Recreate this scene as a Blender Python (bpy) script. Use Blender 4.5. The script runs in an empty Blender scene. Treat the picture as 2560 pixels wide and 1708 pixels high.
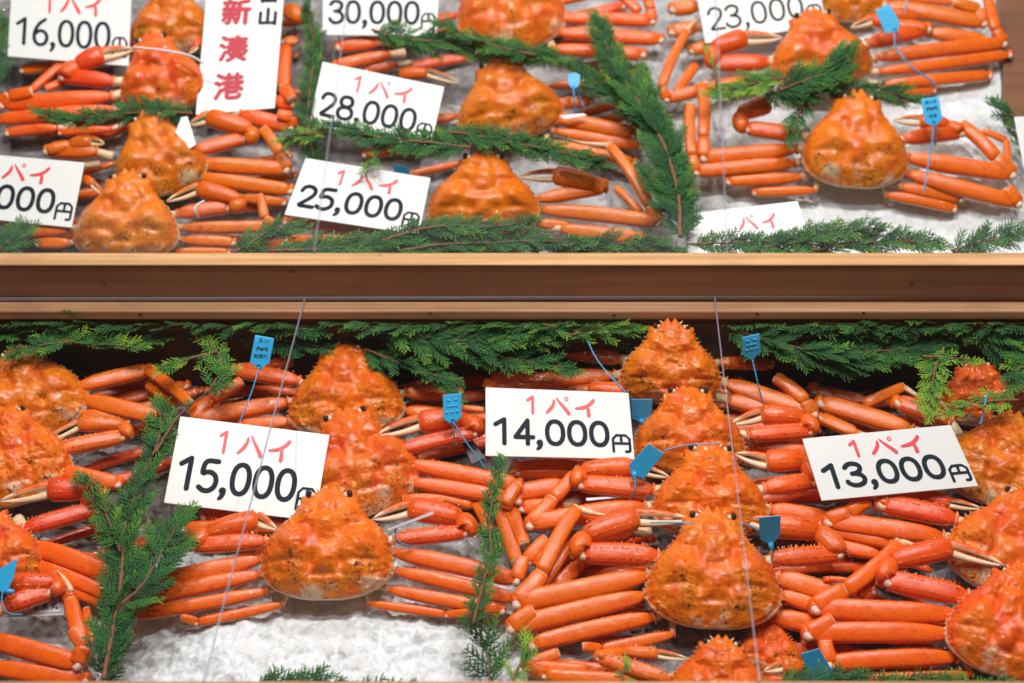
import bpy, math, random
import numpy as np
from mathutils import Vector, noise as mnoise

# ------------------------------------------------------------------ camera, world, lamps, exposure
scene = bpy.context.scene
col = scene.collection
CAM = np.array([0.0, 0.0, 1.6])
PITCH = math.radians(36.0)
FPX = 50.0 / 36.0 * 2560.0
RIGHT = np.array([1.0, 0.0, 0.0])
FWD = np.array([0.0, math.cos(PITCH), -math.sin(PITCH)])
UPV = np.array([0.0, math.sin(PITCH), math.cos(PITCH)])
cam_d = bpy.data.cameras.new("camera")
cam_d.lens = 50.0; cam_d.sensor_width = 36.0
cam_d.clip_start = 0.05; cam_d.clip_end = 50.0
cam_d.dof.use_dof = True
cam_d.dof.focus_distance = 1.62
cam_d.dof.aperture_fstop = 2.9
cam = bpy.data.objects.new("camera", cam_d); col.objects.link(cam)
cam.location = CAM
cam.rotation_euler = (math.pi / 2 - PITCH, 0, 0)
scene.camera = cam

world = bpy.data.worlds.new("World"); scene.world = world; world.use_nodes = True
bg = world.node_tree.nodes["Background"]
bg.inputs[0].default_value = (1.0, 0.97, 0.95, 1.0)
bg.inputs[1].default_value = 0.05

def lamp(name, loc, target, size, power, colr=(1.0, 0.965, 0.925)):
    d = bpy.data.lights.new(name, 'AREA'); d.shape = 'DISK'; d.size = size if not isinstance(size, tuple) else size[0]
    if isinstance(size, tuple): d.shape = 'RECTANGLE'; d.size_y = size[1]
    d.energy = power; d.color = colr
    o = bpy.data.objects.new(name, d); col.objects.link(o); o.location = loc
    o.rotation_euler = (Vector(target) - Vector(loc)).to_track_quat('-Z', 'Y').to_euler()
    return o
for i, (x, y, z, s, p) in enumerate([(-0.95, 2.91, 3.72, 0.045, 17), (0.05, 2.91, 3.72, 0.045, 17), (1.0, 2.91, 3.72, 0.045, 17),
                                     (-0.75, 1.22, 2.8, 0.05, 21), (0.0, 1.26, 2.8, 0.05, 22), (0.75, 1.22, 2.8, 0.05, 21), (-0.3, 0.70, 2.7, 0.05, 7), (0.45, 0.70, 2.7, 0.05, 7)]):
    lamp("ceiling_spotlight", (x, y, z), (x * 0.5, 1.25, 0.6), s, p)

lamp("added_haze_panel", (0.0, 1.56, 3.1), (0.0, 1.56, 0.6), (3.2, 0.72), 3.2)  # unseen panel, added so its reflection hazes the rear acrylic

scene.view_settings.view_transform = 'Standard'
scene.view_settings.look = 'None'
scene.view_settings.exposure = -0.06
scene.view_settings.gamma = 1.0
scene.view_settings.use_curve_mapping = False

# ------------------------------------------------------------------ pixels of the photograph -> points on real surfaces
TILES = {'1': (0, 0, 2.45), '2': (700, 0, 2.35), '3': (1600, 0, 2350 / 960.0), '4': (0, 740, 1.62), '5': (400, 740, 1.62),
         '6': (1150, 740, 1.62), '7': (1800, 740, 1.62), 'S': (0, 0, 1.0)}
def px(tile, x, y):
    a, b, s = TILES[tile]; return a + x / s, b + y / s
def ray(x, y):
    d = FWD + RIGHT * ((x - 1280.0) / FPX) + UPV * ((854.0 - y) / FPX)
    return d
def hit(x, y, p0, n):
    d = ray(x, y); return CAM + d * (np.dot(p0 - CAM, n) / np.dot(d, n))
def nrm(elev):
    e = math.radians(elev); return np.array([0.0, -math.sin(e), math.cos(e)])
def at_y(x, y, Y):
    d = ray(x, y); return CAM + d * ((Y - CAM[1]) / d[1])
def at_z(x, y, Z):
    d = ray(x, y); return CAM + d * ((Z - CAM[2]) / d[2])
class Tier: pass
LO = Tier(); LO.elev = 10.0; LO.n = nrm(10.0); LO.p0 = CAM + ray(1280, 1362) * 1.64
# ledge of the lower tray: front lower edge seen at row 800 and 10 cm above the ice
def solve_ledge():
    for k in range(4000):
        t = 1.6 + k * 0.0005
        p = CAM + ray(1280, 800) * t
        if np.dot(p - LO.p0, LO.n) < 0.105: return p
LEDGE_P = solve_ledge()
YL = LEDGE_P[1]
ZL0 = LEDGE_P[2]                        # underside of ledge front
ZL1 = at_y(1280, 778, YL)[2]            # top of ledge front
YF = at_z(1280, 750, ZL1)[1]            # where the upper tray's front board stands
ZF1 = at_y(1280, 660, YF)[2]            # top of that board
YR = at_z(1280, 634, ZF1)[1]            # back edge of the rail
UP = Tier(); UP.elev = 24.0; UP.n = nrm(24.0)
GUP = np.array([0.0, YR, ZF1])          # front foot of the upper glass
GUN = nrm(25.0)
UP.p0 = GUP - UP.n * 0.098
GLP = np.array([0.0, YF, at_y(1280, 747, YF)[2]]); GLN = nrm(3.0)
for tr in (LO, UP):
    tr.u = np.cross(tr.n, RIGHT); tr.u /= np.linalg.norm(tr.u)
    if tr.u[1] < 0: tr.u = -tr.u
def P(tr, tile, x, y, h):
    X, Y = px(tile, x, y)
    return hit(X, Y, tr.p0 + tr.n * h, tr.n)
def depth(p): return float(np.dot(p - CAM, FWD))
def m_of(tile, w, p): return w / TILES[tile][2] / FPX * depth(p)
def norm(v):
    return v / max(1e-9, np.linalg.norm(v))

# ------------------------------------------------------------------ materials
def mat(name):
    m = bpy.data.materials.new(name); m.use_nodes = True
    nt = m.node_tree; b = nt.nodes["Principled BSDF"]
    return m, nt, b
def N(nt, t, **kw):
    n = nt.nodes.new(t)
    for k, v in kw.items():
        if k in ('operation', 'blend_type', 'data_type', 'noise_dimensions', 'feature', 'attribute_name', 'distance', 'wave_type', 'bands_direction', 'musgrave_type'):
            setattr(n, k, v)
        else: n.inputs[k].default_value = v
    return n
def mixc(nt, fac, a, b, blend='MIX'):
    n = nt.nodes.new('ShaderNodeMix'); n.data_type = 'RGBA'; n.blend_type = blend
    for s, v in ((0, fac), (6, a), (7, b)):
        if hasattr(v, 'links') or isinstance(v, bpy.types.NodeSocket): nt.links.new(v, n.inputs[s])
        else: n.inputs[s].default_value = v if s == 0 else (*v, 1.0) if len(v) == 3 else v
    return n.outputs[2]
def ramp(nt, src, stops):
    r = nt.nodes.new('ShaderNodeValToRGB'); e = r.color_ramp.elements
    while len(e) < len(stops): e.new(0.5)
    for el, (p, c) in zip(e, stops):
        el.position = p; el.color = (*c, 1.0) if not isinstance(c, (int, float)) else (c, c, c, 1.0)
    nt.links.new(src, r.inputs[0]); return r.outputs[0]
def simple(name, c, rough=0.5, spec=0.5, bump=None, coat=0.0):
    m, nt, b = mat(name)
    b.inputs['Base Color'].default_value = (*c, 1); b.inputs['Roughness'].default_value = rough
    b.inputs['Specular IOR Level'].default_value = spec; b.inputs['Coat Weight'].default_value = coat
    tc = N(nt, 'ShaderNodeTexCoord')
    if bump:
        ns = N(nt, 'ShaderNodeTexNoise', Scale=bump[0], Detail=4.0); nt.links.new(tc.outputs['Object'], ns.inputs['Vector'])
        bp = N(nt, 'ShaderNodeBump', Strength=bump[1], Distance=0.001); nt.links.new(ns.outputs[0], bp.inputs['Height'])
        nt.links.new(bp.outputs[0], b.inputs['Normal'])
    return m

def shell_material():
    m, nt, b = mat("crab_shell")
    tc = N(nt, 'ShaderNodeTexCoord'); L = nt.links.new
    geo = N(nt, 'ShaderNodeNewGeometry')
    at_p = N(nt, 'ShaderNodeAttribute', attribute_name='pale')
    at_r = N(nt, 'ShaderNodeAttribute', attribute_name='red')
    at_d = N(nt, 'ShaderNodeAttribute', attribute_name='dirt')
    n1 = N(nt, 'ShaderNodeTexNoise', Scale=38.0, Detail=5.0, Roughness=0.6); L(tc.outputs['Object'], n1.inputs['Vector'])
    n2 = N(nt, 'ShaderNodeTexNoise', Scale=140.0, Detail=4.0, Roughness=0.65); L(tc.outputs['Object'], n2.inputs['Vector'])
    n3 = N(nt, 'ShaderNodeTexNoise', Scale=420.0, Detail=3.0, Roughness=0.7); L(tc.outputs['Object'], n3.inputs['Vector'])
    v1 = N(nt, 'ShaderNodeTexVoronoi', Scale=330.0); L(tc.outputs['Object'], v1.inputs['Vector'])
    dsx = ramp(nt, at_d.outputs['Fac'], [(0.0, 0.0), (0.3, 1.0)])
    base0 = mixc(nt, dsx, (0.87, 0.150, 0.008), (0.90, 0.195, 0.009))
    base = mixc(nt, at_r.outputs['Fac'], base0, (0.76, 0.064, 0.010))
    yel = ramp(nt, n1.outputs[0], [(0.42, 0.0), (0.80, 0.9)])
    dirt_amt = N(nt, 'ShaderNodeMath', operation='MULTIPLY'); L(at_d.outputs['Fac'], dirt_amt.inputs[0]); L(yel, dirt_amt.inputs[1])
    c = mixc(nt, dirt_amt.outputs[0], base, (0.90, 0.33, 0.035))
    rd = ramp(nt, n2.outputs[0], [(0.30, 0.55), (0.47, 0.0)])
    c = mixc(nt, rd, c, (0.60, 0.055, 0.012))
    rd2 = ramp(nt, n1.outputs[0], [(0.30, 0.6), (0.44, 0.0)])
    c = mixc(nt, rd2, c, (0.66, 0.075, 0.014))
    # small red-brown pores
    dots = ramp(nt, v1.outputs['Distance'], [(0.12, 1.0), (0.24, 0.0)])
    dsel = N(nt, 'ShaderNodeMath', operation='MULTIPLY', ); L(dots, dsel.inputs[0]); dsel.inputs[1].default_value = 0.75
    c = mixc(nt, dsel.outputs[0], c, (0.28, 0.018, 0.006))
    # cream patches (under side, joints, worn back)
    mm = N(nt, 'ShaderNodeMath', operation='MULTIPLY_ADD'); L(n2.outputs[0], mm.inputs[0]); mm.inputs[1].default_value = 0.7; mm.inputs[2].default_value = -0.35
    pa = N(nt, 'ShaderNodeMath', operation='ADD'); L(at_p.outputs['Fac'], pa.inputs[0]); L(mm.outputs[0], pa.inputs[1]); pa.use_clamp = True
    pr = ramp(nt, pa.outputs[0], [(0.38, 0.0), (0.68, 1.0)])
    cream = mixc(nt, n1.outputs[0], (0.78, 0.50, 0.26), (0.86, 0.66, 0.46))
    c = mixc(nt, pr, c, cream)
    # white joint skin where pale > 1.4
    wj = ramp(nt, at_p.outputs['Fac'], [(0.0, 0.0), (1.0, 0.0)])
    wm = N(nt, 'ShaderNodeMath', operation='GREATER_THAN'); L(at_p.outputs['Fac'], wm.inputs[0]); wm.inputs[1].default_value = 1.5
    c = mixc(nt, wm.outputs[0], c, (0.74, 0.52, 0.48))
    # dark specks on the back
    v2 = N(nt, 'ShaderNodeTexNoise', Scale=190.0, Detail=5.0, Roughness=0.75, Distortion=1.2); L(tc.outputs['Object'], v2.inputs['Vector'])
    sp = ramp(nt, v2.outputs[0], [(0.545, 0.0), (0.575, 1.0)])
    cl = ramp(nt, n1.outputs[0], [(0.45, 0.0), (0.58, 1.0)])
    s1 = N(nt, 'ShaderNodeMath', operation='MULTIPLY'); L(sp, s1.inputs[0]); L(cl, s1.inputs[1])
    dthr = ramp(nt, at_d.outputs['Fac'], [(0.35, 0.0), (0.7, 1.0)])
    s2 = N(nt, 'ShaderNodeMath', operation='MULTIPLY'); L(s1.outputs[0], s2.inputs[0]); L(dthr, s2.inputs[1])
    c = mixc(nt, s2.outputs[0], c, (0.05, 0.02, 0.01))
    oi = N(nt, 'ShaderNodeObjectInfo')
    hs = N(nt, 'ShaderNodeHueSaturation'); L(c, hs.inputs['Color'])
    hm = N(nt, 'ShaderNodeMath', operation='MULTIPLY_ADD'); L(oi.outputs['Random'], hm.inputs[0]); hm.inputs[1].default_value = 0.013; hm.inputs[2].default_value = 0.496
    vm = N(nt, 'ShaderNodeMath', operation='MULTIPLY_ADD'); L(oi.outputs['Random'], vm.inputs[0]); vm.inputs[1].default_value = -0.16; vm.inputs[2].default_value = 1.06; L(vm.outputs[0], hs.inputs['Value'])
    L(hm.outputs[0], hs.inputs['Hue'])
    L(hs.outputs[0], b.inputs['Base Color'])
    rr = ramp(nt, n2.outputs[0], [(0.3, 0.12), (0.7, 0.34)])
    L(rr, b.inputs['Roughness'])
    b.inputs['Specular IOR Level'].default_value = 0.2
    b.inputs['Coat Weight'].default_value = 0.8; b.inputs['Coat Roughness'].default_value = 0.09
    b.inputs['Subsurface Weight'].default_value = 0.0
    a1 = N(nt, 'ShaderNodeMath', operation='MULTIPLY_ADD'); L(n3.outputs[0], a1.inputs[0]); a1.inputs[1].default_value = 0.6; L(n2.outputs[0], a1.inputs[2])
    a2 = N(nt, 'ShaderNodeMath', operation='MULTIPLY_ADD'); L(dots, a2.inputs[0]); a2.inputs[1].default_value = 0.25; L(a1.outputs[0], a2.inputs[2])
    bp = N(nt, 'ShaderNodeBump', Strength=0.85, Distance=0.0024); L(a2.outputs[0], bp.inputs['Height'])
    bs = N(nt, 'ShaderNodeMath', operation='MULTIPLY_ADD'); L(dsx, bs.inputs[0]); bs.inputs[1].default_value = 0.36; bs.inputs[2].default_value = 0.16; L(bs.outputs[0], bp.inputs['Strength'])
    L(bp.outputs[0], b.inputs['Normal'])
    b3 = N(nt, 'ShaderNodeMath', operation='MULTIPLY_ADD'); L(n3.outputs[0], b3.inputs[0]); b3.inputs[1].default_value = 0.55; L(n2.outputs[0], b3.inputs[2])
    cw = N(nt, 'ShaderNodeMath', operation='MULTIPLY_ADD'); L(dsx, cw.inputs[0]); cw.inputs[1].default_value = 0.30; cw.inputs[2].default_value = 0.50; L(cw.outputs[0], b.inputs['Coat Weight'])
    bc = N(nt, 'ShaderNodeBump', Strength=0.42, Distance=0.0018); L(b3.outputs[0], bc.inputs['Height']); L(bc.outputs[0], b.inputs['Coat Normal'])
    return m
M_SHELL = shell_material()
M_EYE = simple("crab_eye", (0.035, 0.022, 0.015), 0.12, 0.6)

def wood(name, c1, c2, rough=0.5, scale=1.0):
    m, nt, b = mat(name); L = nt.links.new
    tc = N(nt, 'ShaderNodeTexCoord'); mp = N(nt, 'ShaderNodeMapping'); L(tc.outputs['Object'], mp.inputs[0])
    mp.inputs['Scale'].default_value = (1.6 * scale, 60 * scale, 60 * scale)
    n1 = N(nt, 'ShaderNodeTexNoise', Scale=1.5, Detail=8.0, Roughness=0.65, Distortion=0.3); L(mp.outputs[0], n1.inputs['Vector'])
    n2 = N(nt, 'ShaderNodeTexNoise', Scale=9.0, Detail=5.0); L(tc.outputs['Object'], n2.inputs['Vector'])
    r = ramp(nt, n1.outputs[0], [(0.36, tuple(v * .82 for v in c1)), (0.47, c1), (0.66, c2)])
    st = ramp(nt, n2.outputs[0], [(0.28, 0.5), (0.5, 0.0)])
    c = mixc(nt, st, r, tuple(v * 0.55 for v in c1))
    v = N(nt, 'ShaderNodeTexVoronoi', Scale=11.0); L(tc.outputs['Object'], v.inputs['Vector'])
    kn = ramp(nt, v.outputs['Distance'], [(0.03, 0.6), (0.06, 0.0)])
    c = mixc(nt, kn, c, tuple(q * 0.25 for q in c1))
    L(c, b.inputs['Base Color']); b.inputs['Roughness'].default_value = rough
    bp = N(nt, 'ShaderNodeBump', Strength=0.25, Distance=0.0008); L(n1.outputs[0], bp.inputs['Height']); L(bp.outputs[0], b.inputs['Normal'])
    return m
M_PINE = wood("pale_pine", (0.44, 0.24, 0.10), (0.58, 0.34, 0.165), 0.55)
M_BOARD = wood("brown_board", (0.195, 0.072, 0.030), (0.245, 0.094, 0.040), 0.5)
M_NAIL = simple("dark_nail", (0.02, 0.012, 0.01), 0.5)
M_SHADEW = wood("shaded_back_board", (0.030, 0.014, 0.009), (0.052, 0.022, 0.012), 0.6)  # shade under the ledge painted in as near-black wood
M_LEDGE = wood("worn_ledge", (0.42, 0.22, 0.115), (0.58, 0.33, 0.19), 0.45)

def ice_material():
    m, nt, b = mat("crushed_ice"); L = nt.links.new
    tc = N(nt, 'ShaderNodeTexCoord')
    n1 = N(nt, 'ShaderNodeTexNoise', Scale=26.0, Detail=6.0, Roughness=0.65, Distortion=0.6); L(tc.outputs['Object'], n1.inputs['Vector'])
    n2 = N(nt, 'ShaderNodeTexNoise', Scale=150.0, Detail=6.0, Roughness=0.75, Distortion=1.0); L(tc.outputs['Object'], n2.inputs['Vector'])
    v = N(nt, 'ShaderNodeTexVoronoi', Scale=95.0, feature='F1'); L(tc.outputs['Object'], v.inputs['Vector'])
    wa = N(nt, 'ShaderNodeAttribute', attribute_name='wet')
    white_ice = ramp(nt, n1.outputs[0], [(0.30, (0.66, 0.67, 0.69)), (0.40, (0.84, 0.86, 0.89)), (0.58, (0.92, 0.945, 0.98))])
    wet = ramp(nt, n1.outputs[0], [(0.35, (0.12, 0.10, 0.10)), (0.62, (0.33, 0.30, 0.305))])  # shade between the crabs painted into the ice as mauve-grey
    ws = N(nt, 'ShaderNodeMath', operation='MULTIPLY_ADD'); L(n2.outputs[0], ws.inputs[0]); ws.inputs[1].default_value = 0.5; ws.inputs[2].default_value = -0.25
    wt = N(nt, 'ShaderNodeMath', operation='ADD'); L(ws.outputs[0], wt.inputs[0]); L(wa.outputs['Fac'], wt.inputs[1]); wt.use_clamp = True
    c = mixc(nt, wt.outputs[0], white_ice, wet)
    c2 = ramp(nt, n2.outputs[0], [(0.3, 0.8), (0.55, 1.0)])
    c = mixc(nt, 0.5, c, c2, 'MULTIPLY')
    L(c, b.inputs['Base Color'])
    # crushed grains: every cell of two voronoi patterns leans its own way
    wv = N(nt, 'ShaderNodeVectorMath'); wv.operation = 'MULTIPLY_ADD'; L(n2.outputs['Color'], wv.inputs[0]); wv.inputs[1].default_value = (0.012, 0.012, 0.012); L(tc.outputs['Object'], wv.inputs[2])
    va = N(nt, 'ShaderNodeTexVoronoi', Scale=115.0); L(wv.outputs[0], va.inputs['Vector'])
    vb = N(nt, 'ShaderNodeTexVoronoi', Scale=290.0); L(wv.outputs[0], vb.inputs['Vector'])
    g1 = ramp(nt, va.outputs['Color'], [(0.2, 0.80), (0.6, 1.0)]); g2 = ramp(nt, vb.outputs['Color'], [(0.15, 0.84), (0.5, 1.0)])
    c = mixc(nt, 0.6, c, g1, 'MULTIPLY'); c = mixc(nt, 0.5, c, g2, 'MULTIPLY')
    L(c, b.inputs['Base Color'])
    b.inputs['Roughness'].default_value = 0.25
    b.inputs['Coat Weight'].default_value = 1.0; b.inputs['Coat Roughness'].default_value = 0.06
    bp = N(nt, 'ShaderNodeBump', Strength=0.5, Distance=0.003); L(n2.outputs[0], bp.inputs['Height'])
    def lean(src, amt, base):
        m1 = N(nt, 'ShaderNodeVectorMath'); m1.operation = 'SUBTRACT'; L(src, m1.inputs[0]); m1.inputs[1].default_value = (0.5, 0.5, 0.5)
        m2 = N(nt, 'ShaderNodeVectorMath'); m2.operation = 'MULTIPLY_ADD'; L(m1.outputs[0], m2.inputs[0]); m2.inputs[1].default_value = (amt, amt, amt); L(base, m2.inputs[2])
        m3 = N(nt, 'ShaderNodeVectorMath'); m3.operation = 'NORMALIZE'; L(m2.outputs[0], m3.inputs[0]); return m3.outputs[0]
    q1 = lean(va.outputs['Color'], 0.28, bp.outputs[0]); q2 = lean(vb.outputs['Color'], 0.30, q1)
    L(q2, b.inputs['Normal']); q3 = lean(vb.outputs['Color'], 0.8, q1); L(q3, b.inputs['Coat Normal'])
    return m
M_ICE = ice_material()
def chunk_material():
    m, nt, b = mat("clear_ice"); L = nt.links.new
    b.inputs['Base Color'].default_value = (0.86, 0.88, 0.89, 1); b.inputs['Roughness'].default_value = 0.08
    b.inputs['Transmission Weight'].default_value = 0.0; b.inputs['IOR'].default_value = 1.31
    tc = N(nt, 'ShaderNodeTexCoord')
    n2 = N(nt, 'ShaderNodeTexNoise', Scale=300.0, Detail=4.0, Roughness=0.7); L(tc.outputs['Object'], n2.inputs['Vector'])
    bp = N(nt, 'ShaderNodeBump', Strength=0.6, Distance=0.002); L(n2.outputs[0], bp.inputs['Height']); L(bp.outputs[0], b.inputs['Normal'])
    return m
M_CHUNK = chunk_material()
def leaf_material():
    m, nt, b = mat("cedar_leaf"); L = nt.links.new
    a = N(nt, 'ShaderNodeAttribute', attribute_name='tint')
    tc = N(nt, 'ShaderNodeTexCoord'); n1 = N(nt, 'ShaderNodeTexNoise', Scale=30.0, Detail=3.0); L(tc.outputs['Object'], n1.inputs['Vector'])
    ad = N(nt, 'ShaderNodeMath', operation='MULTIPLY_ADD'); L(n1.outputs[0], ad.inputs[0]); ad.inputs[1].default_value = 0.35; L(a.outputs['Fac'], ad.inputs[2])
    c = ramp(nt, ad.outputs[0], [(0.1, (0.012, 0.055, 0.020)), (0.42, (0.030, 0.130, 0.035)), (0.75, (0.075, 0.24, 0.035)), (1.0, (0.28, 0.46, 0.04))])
    L(c, b.inputs['Base Color']); b.inputs['Roughness'].default_value = 0.42
    b.inputs['Specular IOR Level'].default_value = 0.4
    return m
M_LEAF = leaf_material()
M_STEM = simple("cedar_bark", (0.23, 0.095, 0.045), 0.7, 0.3, (300, 0.8))
def glass_material():
    m = bpy.data.materials.new("clear_acrylic"); m.use_nodes = True; nt = m.node_tree; nt.nodes.clear(); L = nt.links.new
    out = N(nt, 'ShaderNodeOutputMaterial'); tr = N(nt, 'ShaderNodeBsdfTransparent'); tr.inputs[0].default_value = (0.97, 0.975, 0.975, 1)
    gl = N(nt, 'ShaderNodeBsdfGlossy'); gl.inputs['Roughness'].default_value = 0.02
    fr = N(nt, 'ShaderNodeFresnel', IOR=1.45); mx = N(nt, 'ShaderNodeMixShader')
    ge = N(nt, 'ShaderNodeNewGeometry'); io = N(nt, 'ShaderNodeMath', operation='MULTIPLY_ADD')   # same reflectance on both faces of the sheet
    L(ge.outputs['Backfacing'], io.inputs[0]); io.inputs[1].default_value = 1 / 1.45 - 1.45; io.inputs[2].default_value = 1.45; L(io.outputs[0], fr.inputs[0])
    L(fr.outputs[0], mx.inputs[0]); L(tr.outputs[0], mx.inputs[1]); L(gl.outputs[0], mx.inputs[2]); L(mx.outputs[0], out.inputs[0])
    return m
M_GLASS = glass_material()
def edge_material():
    m = bpy.data.materials.new("acrylic_edge"); m.use_nodes = True; nt = m.node_tree; nt.nodes.clear(); L = nt.links.new
    out = N(nt, 'ShaderNodeOutputMaterial'); tr = N(nt, 'ShaderNodeBsdfTransparent'); tr.inputs[0].default_value = (0.85, 0.88, 0.92, 1)
    d = N(nt, 'ShaderNodeBsdfPrincipled'); d.inputs['Base Color'].default_value = (0.42, 0.43, 0.50, 1); d.inputs['Roughness'].default_value = 0.15
    mx = N(nt, 'ShaderNodeMixShader'); mx.inputs[0].default_value = 0.32
    L(tr.outputs[0], mx.inputs[1]); L(d.outputs[0], mx.inputs[2]); L(mx.outputs[0], out.inputs[0])
    return m
M_EDGE = edge_material()
M_SIGN = simple("white_card", (0.80, 0.80, 0.79), 0.32, 0.5, (40, 0.15))
M_INK = simple("dark_ink", (0.008, 0.014, 0.026), 0.6, 0.2)
M_RED = simple("red_ink", (0.80, 0.035, 0.055), 0.4, 0.5)
M_CRIMSON = simple("crimson_ink", (0.52, 0.004, 0.030), 0.5, 0.5)
M_TAG = simple("blue_plastic", (0.035, 0.42, 0.78), 0.35, 0.5, (120, 0.3))
M_TAGINK = simple("faded_ink", (0.01, 0.06, 0.12), 0.5)
M_WHITECORD = simple("white_cord", (0.75, 0.70, 0.68), 0.45)
M_SLIP = simple("laminated_slip", (0.62, 0.58, 0.64), 0.22, 0.5)
M_SHADESLIP = simple("shaded_slip", (0.16, 0.13, 0.15), 0.2, 0.5)  # white slip with its shadow painted into the colour

# ------------------------------------------------------------------ mesh buffers
class MB:
    def __init__(s): s.v = []; s.f = []; s.a = []; s.m = []; s.n = 0
    def add(s, verts, faces, attr=(0.0, 0.0, 0.0), mi=0):
        verts = np.asarray(verts, float); k = len(verts)
        at = np.zeros((k, 3)); at[:] = attr
        s.v.append(verts); s.a.append(at)
        o = s.n
        s.f.extend([tuple(i + o for i in f) for f in faces]); s.m.extend([mi] * len(faces)); s.n += k
    def build(s, name, mats, parent=None, origin=None, smooth=True, names=('pale', 'red', 'dirt')):
        V = np.concatenate(s.v); A = np.concatenate(s.a)
        if origin is None: origin = V.mean(0)
        me = bpy.data.meshes.new(name)
        me.from_pydata((V - origin).tolist(), [], s.f)
        if not isinstance(mats, (list, tuple)): mats = [mats]
        for m in mats: me.materials.append(m)
        me.polygons.foreach_set('material_index', np.array(s.m, dtype=np.int32))
        if smooth: me.polygons.foreach_set('use_smooth', np.ones(len(s.f), dtype=bool))
        for i, nm in enumerate(names or ()):
            at = me.attributes.new(nm, 'FLOAT', 'POINT'); at.data.foreach_set('value', A[:, i].astype(np.float32))
        me.update()
        o = bpy.data.objects.new(name, me); col.objects.link(o); o.location = origin
        if parent is not None:
            o.parent = parent; o.location = Vector(origin) - parent.location
        return o
def empty(name, loc):
    o = bpy.data.objects.new(name, None); col.objects.link(o); o.location = loc; o.empty_display_size = 0.02
    return o
def tag(o, label, cat, group=None, kind=None):
    if label: o['label'] = label
    if cat: o['category'] = cat
    if group: o['group'] = group
    if kind: o['kind'] = kind
    return o

def tube(mb, path, rw, rh, up, pale=0.0, red=0.0, dirt=0.0, seg=12, palefn=None, mi=0, sq=2.3, keel=0.0):
    """tube along path with half widths rw (sideways) and rh (along up); closed ends"""
    path = np.asarray(path, float); n = len(path)
    T = np.gradient(path, axis=0); T /= np.linalg.norm(T, axis=1)[:, None] + 1e-12
    side = np.cross(T, up); side /= np.linalg.norm(side, axis=1)[:, None] + 1e-9
    upp = np.cross(side, T)
    a = np.linspace(0, 2 * np.pi, seg, endpoint=False)
    ca, sa = np.cos(a), np.sin(a)
    ex = 2.0 / sq
    cx_ = np.sign(ca) * np.abs(ca) ** ex; sx_ = np.sign(sa) * np.abs(sa) ** ex
    if keel:
        kf = 1 + keel * sum(np.exp(-(((a - k0 + np.pi) % (2 * np.pi) - np.pi) / .20) ** 2) for k0 in (.72, 2.42, -.5, 3.64)) - keel * .5 * np.exp(-((a - np.pi / 2) / .4) ** 2); cx_ = cx_ * kf; sx_ = sx_ * kf
    rw = np.broadcast_to(rw, n); rh = np.broadcast_to(rh, n)
    V = path[:, None, :] + side[:, None, :] * (rw[:, None] * cx_)[:, :, None] + upp[:, None, :] * (rh[:, None] * sx_)[:, :, None]
    dirs = side[:, None, :] * ca[None, :, None] + upp[:, None, :] * sa[None, :, None]
    s = np.linspace(0, 1, n)[:, None] * np.ones(seg)[None, :]
    at = np.zeros((n, seg, 3))
    at[:, :, 0] = pale if palefn is None else palefn(s, dirs)
    at[:, :, 1] = red(s, dirs) if callable(red) else red; at[:, :, 2] = dirt
    V = V.reshape(-1, 3); at = at.reshape(-1, 3)
    V = np.concatenate([V, path[:1], path[-1:]]); at = np.concatenate([at, at[:1], at[-1:]])
    F = []
    for i in range(n - 1):
        for j in range(seg):
            k = (j + 1) % seg
            F.append((i * seg + j, i * seg + k, (i + 1) * seg + k, (i + 1) * seg + j))
    e0 = n * seg; e1 = e0 + 1
    for j in range(seg):
        k = (j + 1) % seg
        F.append((e0, k, j)); F.append((e1, (n - 1) * seg + j, (n - 1) * seg + k))
    mb.add(V, F, at, mi)
    return side, upp, T
def arc(p0, p1, bow, n):
    s = np.linspace(0, 1, n)[:, None]
    return p0 * (1 - s) + p1 * s + bow * (4 * s * (1 - s))
def blob(mb, c, axes, pale=0.0, red=0.0, mi=0, nu=12, nv=8, dirt=0.0):
    V = []; 
    for i in range(nv + 1):
        th = math.pi * i / nv
        for j in range(nu):
            ph = 2 * math.pi * j / nu
            V.append(c + axes[0] * (math.sin(th) * math.cos(ph)) + axes[1] * (math.sin(th) * math.sin(ph)) + axes[2] * math.cos(th))
    F = []
    for i in range(nv):
        for j in range(nu):
            k = (j + 1) % nu
            F.append((i * nu + j, (i + 1) * nu + j, (i + 1) * nu + k, i * nu + k))
    mb.add(V, F, (pale, red, dirt), mi)
def cone(mb, base, d, r, ln, pale=0.4, red=0.3):
    d = norm(d); s = norm(np.cross(d, (0.31, 0.52, 0.79))); t = np.cross(d, s)
    V = [base - d * r * 0.3 + s * r, base - d * r * 0.3 - s * r * 0.5 + t * r * 0.87, base - d * r * 0.3 - s * r * 0.5 - t * r * 0.87, base + d * ln]
    at = np.array([[pale * 0.3, red, 0]] * 3 + [[pale, red, 0]])
    mb.add(V, [(0, 1, 3), (1, 2, 3), (2, 0, 3)], at)
def sstep(a, b, x):
    t = np.clip((x - a) / (b - a), 0, 1); return t * t * (3 - 2 * t)

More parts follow.
